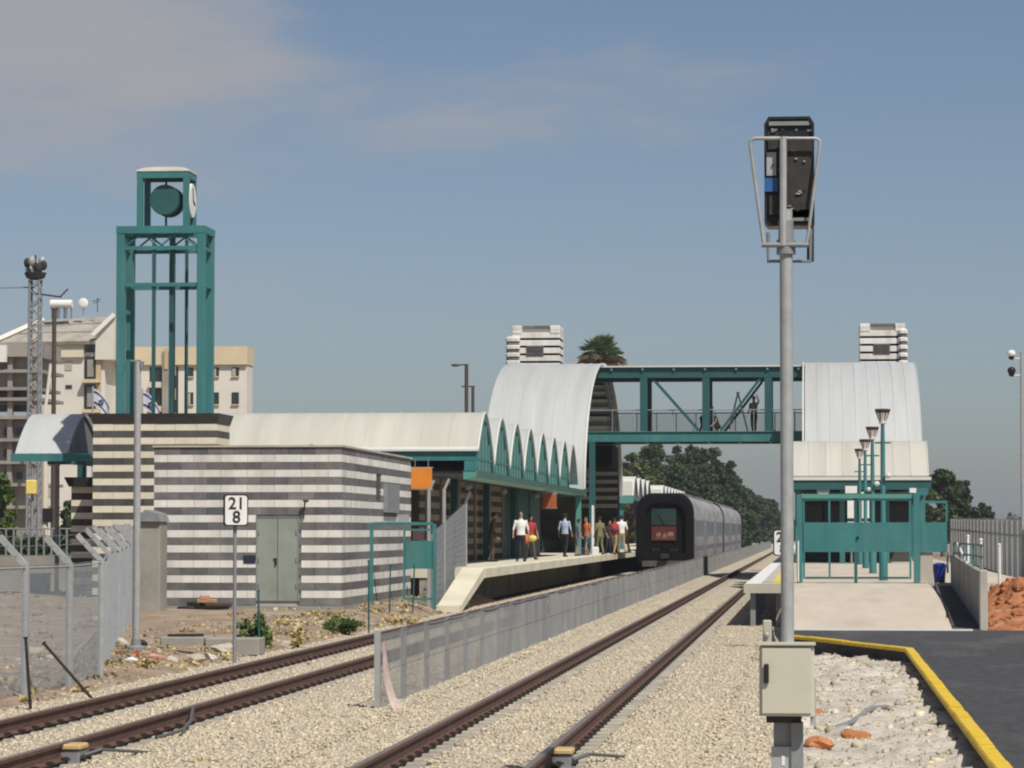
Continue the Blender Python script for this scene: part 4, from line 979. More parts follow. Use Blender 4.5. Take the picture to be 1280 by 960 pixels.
# control box on the post
bx0_, bx1_, bz0, bz1 = px(949,SY), px(1017,SY), pz(893,SY,984), pz(805,SY,984)
b = MB(); b.cbox(bx0_, bx1_, SY-.26, SY-.02, bz0, bz1, .018); k = b.build('control_box', 'box_beige', t)
b = MB(); b.cbox(bx0_+.02, bx1_-.025, SY-.275, SY-.26, bz0+.025, bz1-.025, .006); d = b.build('box_door', 'box_beige', k)
b = MB(); b.cbox(px(955,SY), px(961,SY), SY-.305, SY-.275, pz(852,SY,984), pz(828,SY,984), .008); b.build('lock', 'black', d)
b = MB(); b.box(bx0_-.012, bx1_+.012, SY-.285, SY-.0, bz1, bz1+.018); b.build('box_lid', 'box_beige', k)
b = MB(); b.box(px(1012,SY), px(1019,SY), SY-.1, SY+.1, pz(905,SY,984), bz0+.3); b.build('side_plate', 'galv', t)
b = MB(); b.box(px(957,SY), px(1001,SY), SY-.05, SY+.06, pz(903,SY,984), bz0-.003); b.build('box_bracket', 'signal_rust', t)
b = MB(); b.box(px(966,SY), px(990,SY), SY-.02, SY+.0, -.1, pz(903,SY,984)); b.box(px(988,SY), px(1003,SY), SY-.08, SY+.12, -.1, pz(903,SY,984)); b.build('base_post', 'galv_dull', t)
b = MB(); b.box(px(963,SY), px(990,SY), SY-.05, SY-.021, -.1, pz(933,SY,984)); b.build('base_plate', 'galv', t)
b = MB(); b.box(px(976,SY), px(980,SY), SY-.056, SY-.051, .3, pz(944,SY,984)); b.build('base_slot', 'paint_white', t)
b = MB(); b.box(pxm-.22, pxm+.22, SY-.22, SY+.25, -.3, .06); b.build('footing', 'concrete_grey', t)
random.seed(5)
# short concrete marker left of the mast
t = thing('marker_post', 'short pale concrete stub left of the signal pole', 'post', (px(958,55), 55, 0))
b = MB(); b.cbox(px(953,55), px(964,55), 54.9, 55.1, -.1, pz(775,55,958), .02); b.build('shaft', 'concrete', t)
b = MB(); b.ellipsoid((px(958,55), 54.86, .42), (.05,.04,.05)); b.build('bolt', 'galv', t)

# ------------------------------------------------------------------ right gate, wall, fence, lamps
GY = 74.6
t = thing('platform_gate', 'wide teal steel gate with solid middle panel at the top of the right ramp', 'gate', (px(1070,GY), GY, ZP2))
def gb(x0, x1, y0, y1, nm, m='teal', d0=0.0, d1=.06, par=None):
    b = MB(); b.box(px(x0,GY), px(x1,GY), GY+d0, GY+d1, pz(y1,GY,1070), pz(y0,GY,1070)); return b.build(nm, m, par or t)
zbot = 728
gb(996, 1003, 618, zbot, 'gate_post', d0=-.05, d1=.1); gb(1142, 1150, 616, zbot, 'gate_post', d0=-.06, d1=.12)
gb(1003.3, 1141.7, 617.5, 623, 'top_bar', 'teal_light', 0, .07)
lf = gb(1004, 1140, 653, 690, 'gate_panel', 'teal', .0, .03)
for x0, x1 in ((1003.5,1006),(1136.5,1139),(1035.5,1038)): gb(x0, x1, 625, 652.7, 'upright', 'teal', .005, .05, lf); gb(x0, x1, 690.3, 724, 'upright', 'teal', .005, .05, lf)
gb(1067.5, 1071.5, 625, 652.7, 'meeting_stile', 'teal_dark', .0, .06, lf); gb(1067.5, 1071.5, 690.3, 729, 'meeting_stile', 'teal_dark', .0, .06, lf)
gb(1004, 1067, 623.2, 625.8, 'leaf_rail', 'teal_dark', .005, .05, lf); gb(1072, 1139, 623.2, 625.8, 'leaf_rail', 'teal_dark', .005, .05, lf)
gb(1006.5, 1067, 721, 723.6, 'leaf_rail', 'teal_dark', .008, .045, lf); gb(1072, 1136, 721, 723.6, 'leaf_rail', 'teal_dark', .008, .045, lf)
b = MB(); b.ellipsoid((px(1072,GY), GY-.02, pz(672,GY,1070)), (.035,.04,.035)); b.build('lock', 'black', lf)
gb(1150.5, 1184, 653, 690, 'side_panel', 'teal', .0, .03); gb(1150.5, 1184, 626, 629, 'side_rail', 'teal', .0, .04); gb(1182.3, 1184.5, 629.2, 652.6, 'side_upright', 'teal', .0, .04); gb(1183, 1185.5, 690.4, 716, 'side_upright', 'teal', .0, .04)
gb(1146, 1160, 610, 619, 'post_flag', 'teal', .13, .17)
gb(1150.5, 1166, 690.4, 727, 'side_foot_panel', 'concrete', .05, .1)
gb(997, 998.6, 676, 727, 'guide_rod', 'paint_white', -.09, -.055)
# lamp posts in a row behind the gate
LX = px(1104, 78.6)
def lamp_post(y, label):
    t = thing('lamp_post', label, 'street lamp', (LX, y, ZP2), 'teal lamp posts on the right platform')
    b = MB(); b.lathe([(.11,0),(.11,.9),(.065,1.0),(.058,3.3),(.045,3.9)], (LX,y,ZP2), 12); b.build('pole', 'teal', t, smooth=True)
    b = MB(); b.lathe([(.06,3.9),(.09,3.93),(.09,3.98),(.09,4.02),(.16,4.22),(.185,4.25),(.185,4.28),(.02,4.30)], (LX,y,ZP2), 16); b.build('lamp_head', 'lamp_glass', t, smooth=True)
    b = MB(); b.lathe([(.15,4.19),(.195,4.255),(.195,4.285),(.15,4.29)], (LX,y,ZP2), 16)
    for k in range(6): a = k*math.pi/3; b.tube([(LX+.07*math.cos(a),y+.07*math.sin(a),ZP2+3.95),(LX+.18*math.cos(a),y+.18*math.sin(a),ZP2+4.25)], .012, 5)
    b.build('lamp_cage', 'brown_steel', t)
    b = MB(); b.box(LX-.2, LX+.2, y-.02, y+.02, ZP2+3.42, ZP2+3.46); b.build('cross_arm', 'teal_dark', t)
    b = MB(); b.ellipsoid((LX+.12, y-.1, ZP2+2.62), (.09,.09,.075)); b.build('small_floodlight', 'lamp_glass', t)
for y, lb in ((78.6, 'tallest and nearest of the four teal lamp posts behind the right gate'), (92, 'second nearest teal lamp post behind the right gate'), (104.5, 'third teal lamp post behind the right gate'), (116.5, 'farthest of the four teal lamp posts, just before the right canopy')): lamp_post(y, lb)
# retaining wall right of the ramp
t = thing('retaining_wall', 'rough grey concrete wall with teal railing right of the ramp', 'wall', (3.4, 61.8, .2))
b = MB(); b.prism([(62.1,-.1),(62.1,1.42),(75.5,1.66),(75.5,-.1)], 'x', 3.30, 3.42); b.build('wall_slab', 'concrete_grey', t)
b = MB(); b.cbox(3.26, 3.42, 61.8, 62.08, -.1, 1.47, .015); b.build('end_pier', 'concrete', t)
for y in (63, 66, 69, 72, 75):
    b = MB(); b.box(3.34, 3.38, y-.02, y+.02, 1.4, 1.95); b.build('rail_post', 'teal', t)
for z in (1.72, 1.95):
    b = MB(); b.tube([(3.36,62.6,z),(3.36,75.4,z)], .022, 6); b.build('rail', 'teal_dark', t)
p = pix(1190, 712, 72); b = MB(); b.beam((3.33, 72.5, 1.95), (3.36, 68.5, 1.5), .04, .04); b.build('brace', 'paint_white', t)
t = thing('waste_bin', 'blue plastic bin at the top of the ramp right of the gate', 'bin', (px(1174,75.6), 75.6, ZP2))
b = MB(); cxx = px(1174,75.6); b.lathe([(.13,.0),(.16,.36),(.175,.37),(.175,.40),(.15,.41)], (cxx,75.6,ZP2), 16); b.build('drum', 'plastic_blue', t, smooth=True)
b = MB(); b.lathe([(.18,.412),(.18,.43),(.09,.47),(.02,.475)], (cxx,75.6,ZP2), 16); b.build('lid', 'plastic_blue', t, smooth=True)
# palisade fence
t = thing('palisade_fence', 'grey steel palisade fence along the right edge', 'fence', (6, 88, .2))
b = MB()
for i in range(10):
    y = .05+i*.28; b.prism([(-.03,0),(.03,0),(.045,.0),(.045,.0)][:3], 'z', 0, 0) if False else b.add([(0,y,0),(.03,y+.09,0),(0,y+.18,0),(0,y,2.2),(.03,y+.09,2.34),(0,y+.18,2.2)], [(0,1,4,3),(1,2,5,4),(0,3,5,2)])
pmesh = b.mesh('pale_panel', 'galv_dull'); b = MB(); b.box(-.05,.03,-.05,.05,-.2,2.25); psm = b.mesh('post', 'galv'); b = MB(); b.box(-.06,-.005,0,2.9,.5,.55); b.box(-.06,-.005,0,2.9,1.8,1.85); rlm = b.mesh('rail', 'galv_dull')
for i in range(26):
    y = 74+2.9*i
    for nm, me in (('pale_panel', pmesh), ('post', psm), ('rail', rlm)): obj_from(me, nm, t, (6.0+i*.02, y, .2+i*.012))
for (sx, y0_, y1_, Y, m, lb) in ((1249, 682, 742, 70, 'paint_white', 'white steel post standing by the red earth mound'), (1226, 676, 706, 66, 'paint_white', 'white post rising above the end of the grey wall'), (1210, 671, 700, 80, 'paint_white', 'short white post behind the grey wall')):
    t = thing('white_post', lb, 'post', (px(sx,Y), Y, .2)); x = px(sx, Y); zt_ = pz(y0_, Y, sx)
    b = MB(); b.tube([(x,Y,.1),(x,Y,zt_)], .035, 8); b.build('shaft', m, t, smooth=True); b = MB(); b.lathe([(.04,0),(.045,.03),(.02,.05)], (x,Y,zt_), 8); b.build('cap', m, t)
def zm(x, y):
    a = max(0, 1-((x-4.9)/1.9)**2)*max(0, 1-((y-68)/6.5)**2); return .1+1.05*a**.7+a*(.4*nz2(x, y, .9, 2)+.25*nz2(x, y, 2.4, 8)+.12*nz2(x, y, 6, 18))
grid('earth_mound', np.linspace(3.46, 7.2, 70), np.linspace(61.7, 75, 130), zm, 'red_soil', 'mound of red earth and rubble behind the grey wall')
grid('verge_ground', np.linspace(3.46, 60, 8), np.linspace(62, 420, 10), lambda x, y: .12, 'dirt')
for i, (x, y, r_, m, lb) in enumerate(((4.15,63.2,.22,'clod_red','red boulder at the foot of the earth mound'), (4.7,64.0,.28,'clod_stone','pale boulder on the front of the red mound'), (4.3,65.4,.20,'clod_red','red rock halfway up the earth mound'), (5.1,66,.22,'clod_stone','pale rock near the right end of the mound'))): clod(x, y, zm, r_, m, lb)
n = 700; X = rng.uniform(3.5, 6.8, n); Y = rng.uniform(61.8, 70, n)
stones('mound_stones', np.array([(a, c2, zm(a, c2)) for a, c2 in zip(X, Y)]), rng.choice([.04,.07,.12], n, p=[.55,.35,.1]), 'clod_red', np.ones(n), label='loose red lumps on the earth mound')
# camera mast at the right edge
t = thing('camera_mast', 'thin grey mast with two dome cameras at the right edge', 'mast', (px(1278,90), 90, .1)); x = px(1278.5, 90)
b = MB(); b.tube([(x,90,0),(x,90,pz(440,90,1278))], [.06,.04], 10); b.build('mast', 'galv', t, smooth=True)
for sy, m in ((443, 'paint_white'), (464, 'paint_white')):
    z = pz(sy, 90, 1270); cx2 = px(1266, 90); b = MB(); b.tube([(x,90,z-.12),(cx2,90,z-.12)], .02, 6); b.build('arm', 'paint_white', t)
    b = MB(); b.ellipsoid((cx2,90,z+.02), (.12,.12,.11)); k = b.build('dome_camera', m if sy == 443 else 'black', t, smooth=True); b = MB(); b.ellipsoid((cx2,90,z-.07), (.09,.09,.09)); b.build('lens_dome', 'black', k, smooth=True)

# ------------------------------------------------------------------ left gate and small fences
LY = 83.0
t = thing('access_gate', 'teal tubular gate with small solid panel beside the striped hut', 'gate', (px(500,LY), LY, .2))
def lg(x0, x1, y0, y1, nm, m='teal', d0=0, d1=.06, par=None):
    b = MB(); b.box(px(x0,LY), px(x1,LY), LY+d0, LY+d1, pz(y1,LY,500), pz(y0,LY,500)); return b.build(nm, m, par or t)
lg(462, 466.5, 653, 762, 'gate_post', 'teal', -.03, .07); lg(541, 545, 655, 762, 'gate_post', 'teal', -.03, .07)
lg(466.7, 540.8, 652.5, 656.5, 'top_bar', 'teal'); lf = lg(506, 541, 676, 711, 'gate_panel', 'teal', 0, .03)
lg(504, 506.6, 661, 750, 'leaf_stile', 'teal', .0, .05, lf); lg(507, 540, 661, 663.5, 'leaf_rail', 'teal', .01, .05, lf); lg(507, 540, 747, 750, 'leaf_rail', 'teal', .01, .05, lf)
lg(516, 530, 664, 675, 'lock_plate', 'brown_steel', .01, .04, lf); lg(497, 511, 643, 652, 'gate_sign', 'galv', .0, .05)
t = thing('platform_end_fence', 'grey chain link fence with tall cranked posts beside the platform ramp', 'fence', (-10.5, 90, .2))
fy0_, fy1_ = 85.0, 95.0
for y, zt_ in ((85.4, 3.35), (89.0, 3.45), (94.6, 3.15)):
    b = MB(); b.box(-10.54,-10.46,y-.04,y+.04,.1,zt_); b.beam((-10.5,y,zt_-.03),(-10.36,y,zt_+.28),.07,.06,(0,1,0)); b.build('post', 'galv', t)
for y0_, y1_, zb_ in ((85.4, 91.6, .12), (91.6, 94.6, ZA+.02)):
    b = MB(); k = int((y1_-y0_)/.05); top = lambda y: 2.1+(y-85.4)/9.2*1.0
    for i in range(k+1):
        y = y0_+(y1_-y0_)*i/k; b.tube([(-10.5,y,zb_),(-10.5,y,top(y))], .0045, 3, cap=False)
    for f in np.linspace(0, 1, 12):
        za_, zc_ = zb_+(top(y0_)-zb_)*f, zb_+(top(y1_)-zb_)*f; b.tube([(-10.496,y0_,za_),(-10.496,y1_,zc_)], .0045, 3, cap=False)
    b.build('mesh_panel', 'wire', t)
# masts and poles
def pole(name, label, sx, ytop, Y, zb_, r_, m, cat='pole', head=None):
    x = px(sx, Y); zt_ = pz(ytop, Y, sx); t = thing(name, label, cat, (x, Y, zb_))
    b = MB(); b.tube([(x,Y,zb_-.2),(x,Y,(zb_+zt_)/2),(x,Y,zt_)], [r_, r_*.92, r_*.85], 12); b.build('shaft', m, t, smooth=True)
    return t, x, zt_
p = pixz(170, 816, .12)
t, x, zt_ = pole('antenna_mast', 'tall plain grey mast standing on the dirt in front of the clock tower', 171, 452, p.y, zd(p.x,p.y), .07, 'galv', 'mast')
b = MB(); b.box(x-.12, x+.05, p.y-.04, p.y+.04, zt_, zt_+.03); b.box(x+.06, x+.10, p.y-.06, p.y+.06, zt_-.12, zt_+.0); b.build('top_bracket', 'galv_dull', t)
b = MB(); b.lathe([(.17,-.1),(.17,.06),(.09,.09),(.085,.2)], (x, p.y, zd(p.x,p.y)), 12); b.build('base_flange', 'galv_dull', t)
t, x, zt_ = pole('street_lamp', 'brown street lamp with a single arm left of the tall stair hall', 583, 455, 210, .2, .15, 'brown_steel', 'street lamp')
b = MB(); b.tube([(x,210,zt_-.05),(x-.75,210,zt_-.05)], .05, 8); b.build('arm', 'brown_steel', t); b = MB(); b.ellipsoid((x-.75,210,zt_-.08), (.32,.14,.1)); b.build('lamp_head', 'brown_steel', t)
t, x, zt_ = pole('street_lamp', 'shorter brown lamp pole just right of the armed street lamp', 591, 483, 216, .2, .13, 'brown_steel', 'street lamp')
b = MB(); b.tube([(x-.8,216,zt_),(x+.15,216,zt_)], .05, 8); b.build('arm', 'brown_steel', t)
t, x, zt_ = pole('utility_pole', 'dark slender pole in front of the apartment block', 66, 388, 200, .1, .17, 'brown_steel', 'pole')
b = MB(); b.lathe([(.16,0),(.19,.1),(.08,.16)], (x,200,zt_), 10); b.build('cap', 'brown_steel', t)
t, x, zt_ = pole('utility_pole', 'pale post below the small entrance canopy', 56, 575, 130, .1, .16, 'apt_cream', 'pole'); b = MB(); b.box(x-.05,x+.35,129.8,130,2.6,3.2); b.build('meter_box', 'black', t)
t, x, zt_ = pole('signal_post', 'grey post carrying an amber box left of the entrance canopy', 40, 585, 140, .1, .08, 'galv_dull', 'post')
b = MB(); b.cbox(x-.25, x+.22, 139.7, 140.1, pz(617,140,40), pz(600,140,40), .05); b.build('amber_box', 'c_yellow', t)
# lattice mast with floodlight cluster
mx, MY = px(42, 230), 230.0; mz = pz(350, MY, 42); t = thing('lattice_mast', 'lattice steel mast with a round cluster of floodlights at far left', 'mast', (mx, MY, .1))
for sx2 in (-.45, .45):
    for sy2 in (-.45, .45): b = MB(); b.tube([(mx+sx2,MY+sy2,0),(mx+sx2*.8,MY+sy2*.8,mz)], .09, 6); b.build('leg', 'galv_dull', t)
n = 30; b = MB()
for i in range(n):
    z0_, z1_ = mz*i/n, mz*(i+1)/n
    for yy in (-.42, .42): b.tube([(mx-.45,MY+yy,z0_),(mx+.45,MY+yy,z1_)] if i % 2 else [(mx+.45,MY+yy,z0_),(mx-.45,MY+yy,z1_)], .045, 4)
    for xx in (-.42, .42): b.tube([(mx+xx,MY-.45,z0_),(mx+xx,MY+.45,z1_)], .045, 4)
b.build('lattice_bracing', 'galv_dull', t)
b = MB(); b.lathe([(.3,0),(.7,.15),(.85,.5),(.85,.55)], (mx,MY,mz), 10); b.build('head_frame', 'clip', t)
for k in range(7):
    a = k*2*math.pi/7; b = MB(); c2 = (mx+.62*math.cos(a), MY+.62*math.sin(a), mz+1.1+.35*math.sin(k*1.7)); b.ellipsoid(c2, (.28,.28,.38)); b.tube([(mx+.4*math.cos(a),MY+.4*math.sin(a),mz+.5), c2], .05, 5); b.build('floodlight', 'galv' if k % 2 else 'clip', t)
b = MB(); b.tube([(mx,MY,mz),(mx,MY,mz+1.9)], .06, 6); b.build('spike', 'clip', t)
b = MB(); b.beam((mx-.2,MY,mz-1.0),(mx+2.0,MY,mz-1.3),.12,.12); b.beam((mx+1.9,MY,mz-1.3),(mx+2.5,MY,mz-.7),.08,.1); b.build('side_arm', 'clip', t)
b = MB(); b.beam((mx-.3,MY,mz-.55),(mx-3.2,MY,mz-.6),.10,.10); b.build('side_arm', 'galv_dull', t)

# orange hanging signs
for sx, sy, Y, w, m, lb in ((527, 598, 93, .62, 'orange', 'square orange sign hanging under the near end of the left canopy'), (687, 626, 123, .55, 'orange_shaded', 'square orange sign hanging deeper under the left canopy')):
    p = pix(sx, sy, Y); t = thing('hanging_sign', lb, 'sign', (p.x, p.y, p.z))
    b = MB(); b.box(p.x-w/2, p.x+w/2, Y-.06, Y+.06, p.z-w/2, p.z+w/2); f = b.build('panel', m, t)
    b = MB(); b.box(p.x-w/2-.03, p.x+w/2+.03, Y-.05, Y+.05, p.z+w/2, p.z+w/2+.03); b.box(p.x-w/2-.03, p.x+w/2+.03, Y-.05, Y+.05, p.z-w/2-.03, p.z-w/2); b.build('frame', 'galv', t)
    b = MB(); b.tube([(p.x-.2,Y,p.z+w/2),(p.x-.2,Y,4.4 if Y < 95 else 3.98)], .015, 6); b.tube([(p.x+.2,Y,p.z+w/2),(p.x+.2,Y,4.4 if Y < 95 else 3.98)], .015, 6); b.build('hanger', 'galv_dull', t)

# flags behind the entrance
def flag(sx, sy, Y, label):
    p = pix(sx, sy, Y); t = thing('flag', label, 'flag', (p.x, Y, .1)); r2 = random.random()*3
    b = MB(); b.tube([(p.x,Y,0),(p.x,Y,p.z+.5)], .035, 8); b.build('flagpole', 'galv', t)
    nx, ny = 10, 8; L_, Hh = .95, .62
    def P_(i, j):
        u = i/nx; v = j/ny; return (p.x+.03+u*L_*.62, Y+.07*math.sin(u*7+r2)*u, p.z+.42-v*Hh-u*u*.55-u*.1)
    def patch(v0, v1, m, nm, off):
        b = MB(); vs = []
        for j in range(v0, v1+1):
            for i in range(nx+1): q = P_(i, j); vs.append((q[0], q[1]-off, q[2]))
        for j in range(v0, v1+1):
            for i in range(nx+1): q = P_(i, j); vs.append((q[0], q[1]+off+.006, q[2]))
        k = v1-v0; o2 = (k+1)*(nx+1); fs = []
        for j in range(k):
            for i in range(nx): a = j*(nx+1)+i; fs += [(a,a+1,a+nx+2,a+nx+1), (o2+a,o2+a+nx+1,o2+a+nx+2,o2+a+1)]
        b.add(vs, fs); return b.build(nm, m, t, smooth=True)
    c = patch(0, ny, 'flag_white', 'cloth', .0)
    for v0 in (1, 6):
        s = patch(v0, v0+1, 'flag_blue', 'stripe', .006); 
    b = MB(); q = P_(5, 4)
    for s in (1, -1):
        tri = [(q[0]+.11*math.sin(a), q[2]+s*.11*math.cos(a)) for a in (0, 2*math.pi/3, 4*math.pi/3)]
        for k in range(3): a2, c2 = tri[k], tri[(k+1)%3]; b.beam((a2[0], q[1]-.03, a2[1]), (c2[0], q[1]-.03, c2[1]), .02, .02, (0,1,0))
    b.build('star', 'flag_blue', t)
flag(116, 500, 112, 'white and blue flag drooping left of the clock tower columns')
flag(178, 503, 112, 'white and blue flag drooping between the clock tower columns')
# ------------------------------------------------------------------ foliage
def leaf_cloud(name, clumps, n, size, m, parent, flat=.0):
    """clumps: list of (centre, radii); many small bent leaf faces spread through them"""
    w = np.array([r[0]*r[1]*r[2] for _, r in clumps])**.7; w /= w.sum()
    idx = rng.choice(len(clumps), n, p=w)
    C = np.array([c for c, _ in clumps])[idx]; Rr = np.array([r for _, r in clumps])[idx]
    d = rng.normal(size=(n, 3)); d /= np.linalg.norm(d, axis=1)[:, None]
    rad = rng.random(n)**(1/2.2); P = C+d*Rr*(rad*rng.uniform(.85, 1.15, n))[:, None]
    a = rng.normal(size=(n, 3)); a = a*.75+d*.35; a[:, 2] += .3; a /= np.linalg.norm(a, axis=1)[:, None]
    u = np.cross(a, rng.normal(size=(n, 3))); u /= np.linalg.norm(u, axis=1)[:, None]; v = np.cross(a, u)
    s = size*rng.uniform(.55, 1.35, n)[:, None]; asp = rng.uniform(.45, .8, n)[:, None]
    q = np.stack([P-u*s, P-v*s*asp+a*s*.12, P+u*s*.95, P+v*s*asp+a*s*.12], 1)
    me = bpy.data.meshes.new(name); me.vertices.add(n*4); me.vertices.foreach_set('co', q.reshape(-1).astype(np.float32))
    T = (np.array([[0,1,2],[0,2,3]])[None]+np.arange(n)[:, None, None]*4).reshape(-1)
    me.loops.add(n*6); me.loops.foreach_set('vertex_index', T.astype(np.int32)); me.polygons.add(n*2); me.polygons.foreach_set('loop_start', np.arange(0, n*6, 3, dtype=np.int32))
    ct = rng.uniform(.75, 1.25, len(clumps))[idx]; at = me.attributes.new('tone', 'FLOAT', 'POINT'); at.data.foreach_set('value', np.repeat(ct*rng.uniform(.7, 1.3, n), 4).astype(np.float32))
    me.materials.append(M[m]); me.update(calc_edges=True)
    off = WL[parent.name]; me.transform(Matrix.Translation(-off)); return obj_from(me, name, parent, off)
def tree(sx, ytop, wpx, Y, label, m='leaf_dark', zbase=-.2, n=13000, leaf=.19, grp='trees beyond the station', low=.25, name='tree', lobes=90):
    x = px(sx, Y); H = pz(ytop, Y, sx)-zbase; w = wpx*Y/F/2; t = thing(name, label, 'tree', (x, Y, zbase), grp)
    b = MB(); tr = max(.12, H*.022); top = (x+random.uniform(-.3,.3), Y, zbase+H*.62)
    b.tube([(x,Y,zbase-.3),(x+.1,Y,zbase+H*.3),top], [tr*1.25, tr*.9, tr*.5], 8)
    cl = []
    for i in range(lobes):
        a = random.uniform(0, 2*math.pi); f = random.uniform(low, 1.0); g = (f-low)/(1-low)
        env = math.sin(math.pi*min(1, max(.05, .18+.82*g)))**.6*.95+.05 if g < .92 else .35
        rr = w*env*random.uniform(.35, .95); c = (x+rr*math.cos(a), Y+rr*math.sin(a), zbase+H*(f*.93))
        r_ = w*random.uniform(.13, .30)*(1 if g < .85 else .75); cl.append((c, (r_, r_, r_*random.uniform(.6, .9))))
        if i % 4 == 0: b.tube([(x+.1,Y,zbase+H*random.uniform(.25,.5)), ((x+c[0])/2,(Y+c[1])/2,zbase+H*f*.7), c], [tr*.5, tr*.3, tr*.12], 5)
    b.build('trunk', 'bark', t, smooth=True)
    leaf_cloud('crown', cl, n, leaf, m, t)
for (sx, yt, w, Y, m, lb) in (
    (793, 556, 74, 300, 'leaf_olive', 'pale olive tree just right of the left bridge pier'),
    (828, 546, 84, 330, 'leaf_mid', 'tall dark tree crown straight below the middle of the footbridge'),
    (858, 546, 80, 345, 'leaf_dark', 'tall dark tree right of the one below the bridge middle'),
    (886, 556, 74, 370, 'leaf_dark', 'dark tree above the second train car'),
    (904, 572, 66, 400, 'leaf_dark', 'dark tree sloping down towards the signal pole'),
    (918, 592, 52, 430, 'leaf_dark', 'dark tree halfway down the slope of the tree line'),
    (934, 607, 44, 480, 'leaf_dark', 'lower dark tree near the tail of the train'),
    (949, 618, 40, 540, 'leaf_mid', 'small far tree above the tail of the train'),
    (963, 622, 36, 600, 'leaf_dark', 'far small tree just left of the signal pole'),
    (980, 640, 40, 700, 'leaf_dark', 'farthest low tree behind the signal pole'),
    (812, 551, 70, 318, 'leaf_mid', 'rounded mid green tree between the olive tree and the tallest crowns'),
    (873, 553, 66, 352, 'leaf_mid', 'rounded tree filling the tree line left of the train tail'),
    (845, 580, 80, 310, 'leaf_dark', 'broad dark tree low behind the train roof'),
    (880, 600, 70, 350, 'leaf_dark', 'broad low tree behind the middle of the train'),
    (915, 620, 60, 400, 'leaf_mid', 'low bushy tree behind the rear of the train'),
    (772, 590, 40, 320, 'leaf_dark', 'dark tree seen behind the left bridge pier'),
    (1015, 645, 50, 650, 'leaf_dark', 'far low tree between signal pole and right gate')):
    tree(sx, yt, w, Y, lb, m, leaf=.18+.0004*(Y-300), low=.10)
tree(1178, 580, 62, 260, 'dark bushy tree right of the right canopy', 'leaf_mid', low=.2)
tree(1200, 596, 50, 280, 'dark tree leaning out behind the right gate wing', 'leaf_dark', low=.2)
tree(1232, 627, 34, 300, 'small round tree above the palisade fence', 'leaf_dark', low=.15)
tree(1150, 600, 40, 250, 'dark tree peeping out below the end of the right canopy', 'leaf_mid', low=.2)
tree(1268, 640, 40, 420, 'tiny distant tree at the right edge above the fence', 'leaf_dark', low=.15, n=1200)
tree(4, 585, 34, 150, 'light green shrub tree at the left edge', 'leaf_weed', low=.1, leaf=.22, n=1800, grp='shrubs by the entrance')
tree(86, 618, 26, 150, 'green shrub beyond the entrance canopy post', 'leaf_mid', low=.1, leaf=.2, n=1200, grp='shrubs by the entrance')
# clipped hedge at the left
t = thing('hedge', 'low dark green hedge behind the left security fence', 'hedge', (px(45,125), 125, .1)); hx_ = [px(v, 125) for v in range(-8, 104, 8)]
leaf_cloud('foliage', [((x, 125+random.uniform(-.2,.2), 1.0), (.45,.5,1.0)) for x in hx_], 8000, .13, 'leaf_dark', t)
b = MB(); 
for x in hx_: b.tube([(x,125,-.1),(x,125,1.5)], .03, 5)
b.build('stems', 'bark', t)
# weeds
def weed(sx, sy, wpx, hpx, m, label, n, leaf, name='weed'):
    p = pixz(sx, sy, .15); w, h = wpx*p.y/F/2, hpx*p.y/F; z = zd(p.x, p.y); t = thing(name, label, 'plant', (p.x, p.y, z), 'weeds on the dirt strip')
    cl = [((p.x+random.uniform(-w,w)*.7, p.y+random.uniform(-w,w)*.7, z+h*random.uniform(.2,.85)), (w*.4,w*.4,h*.22)) for _ in range(12)]
    b = MB()
    for c, _ in cl: b.tube([(p.x+random.uniform(-.05,.05),p.y,z-.03), ((p.x+c[0])/2,(p.y+c[1])/2,z+(c[2]-z)*.6), c], [.012,.009,.004], 4)
    b.build('stems', 'leaf_weed_stem', t); leaf_cloud('leaves', cl, n, leaf, m, t)
mat('leaf_weed_stem', (.12,.14,.05), .8, .2, 4)
weed(318, 802, 50, 42, 'leaf_weed', 'tall green weed beside the kilometre sign post', 800, .05)
weed(430, 784, 52, 22, 'leaf_weed', 'low green bush in front of the striped hut', 1500, .034)
weed(372, 800, 18, 30, 'straw', 'dry grey stump-like weed between the two green ones', 160, .05)
weed(505, 772, 40, 12, 'straw', 'dry straw coloured weeds beside the thin stakes', 220, .06)
weed(258, 936, 44, 12, 'straw', 'dry yellow plant debris on the ballast near the left rail', 200, .05)
weed(545, 752, 30, 14, 'leaf_weed', 'green tuft at the foot of the platform ramp', 200, .05)
dw = obj_from(None, 'dry_weeds', None, (-11, 60, .1)); dw['kind'] = 'stuff'; dw['label'] = 'dry straw and litter scattered over the dirt strip'
cl = []
for _ in range(150):
    x = -10.1-abs(random.gauss(0, 1.6)); y = random.uniform(40, 90)
    if x > -16: cl.append(((x, y, zd(x, y)+.03), (random.uniform(.1,.35), random.uniform(.1,.4), .035)))
o_ = leaf_cloud('blades', cl, 4200, .045, 'straw', dw); o_['kind'] = 'stuff'
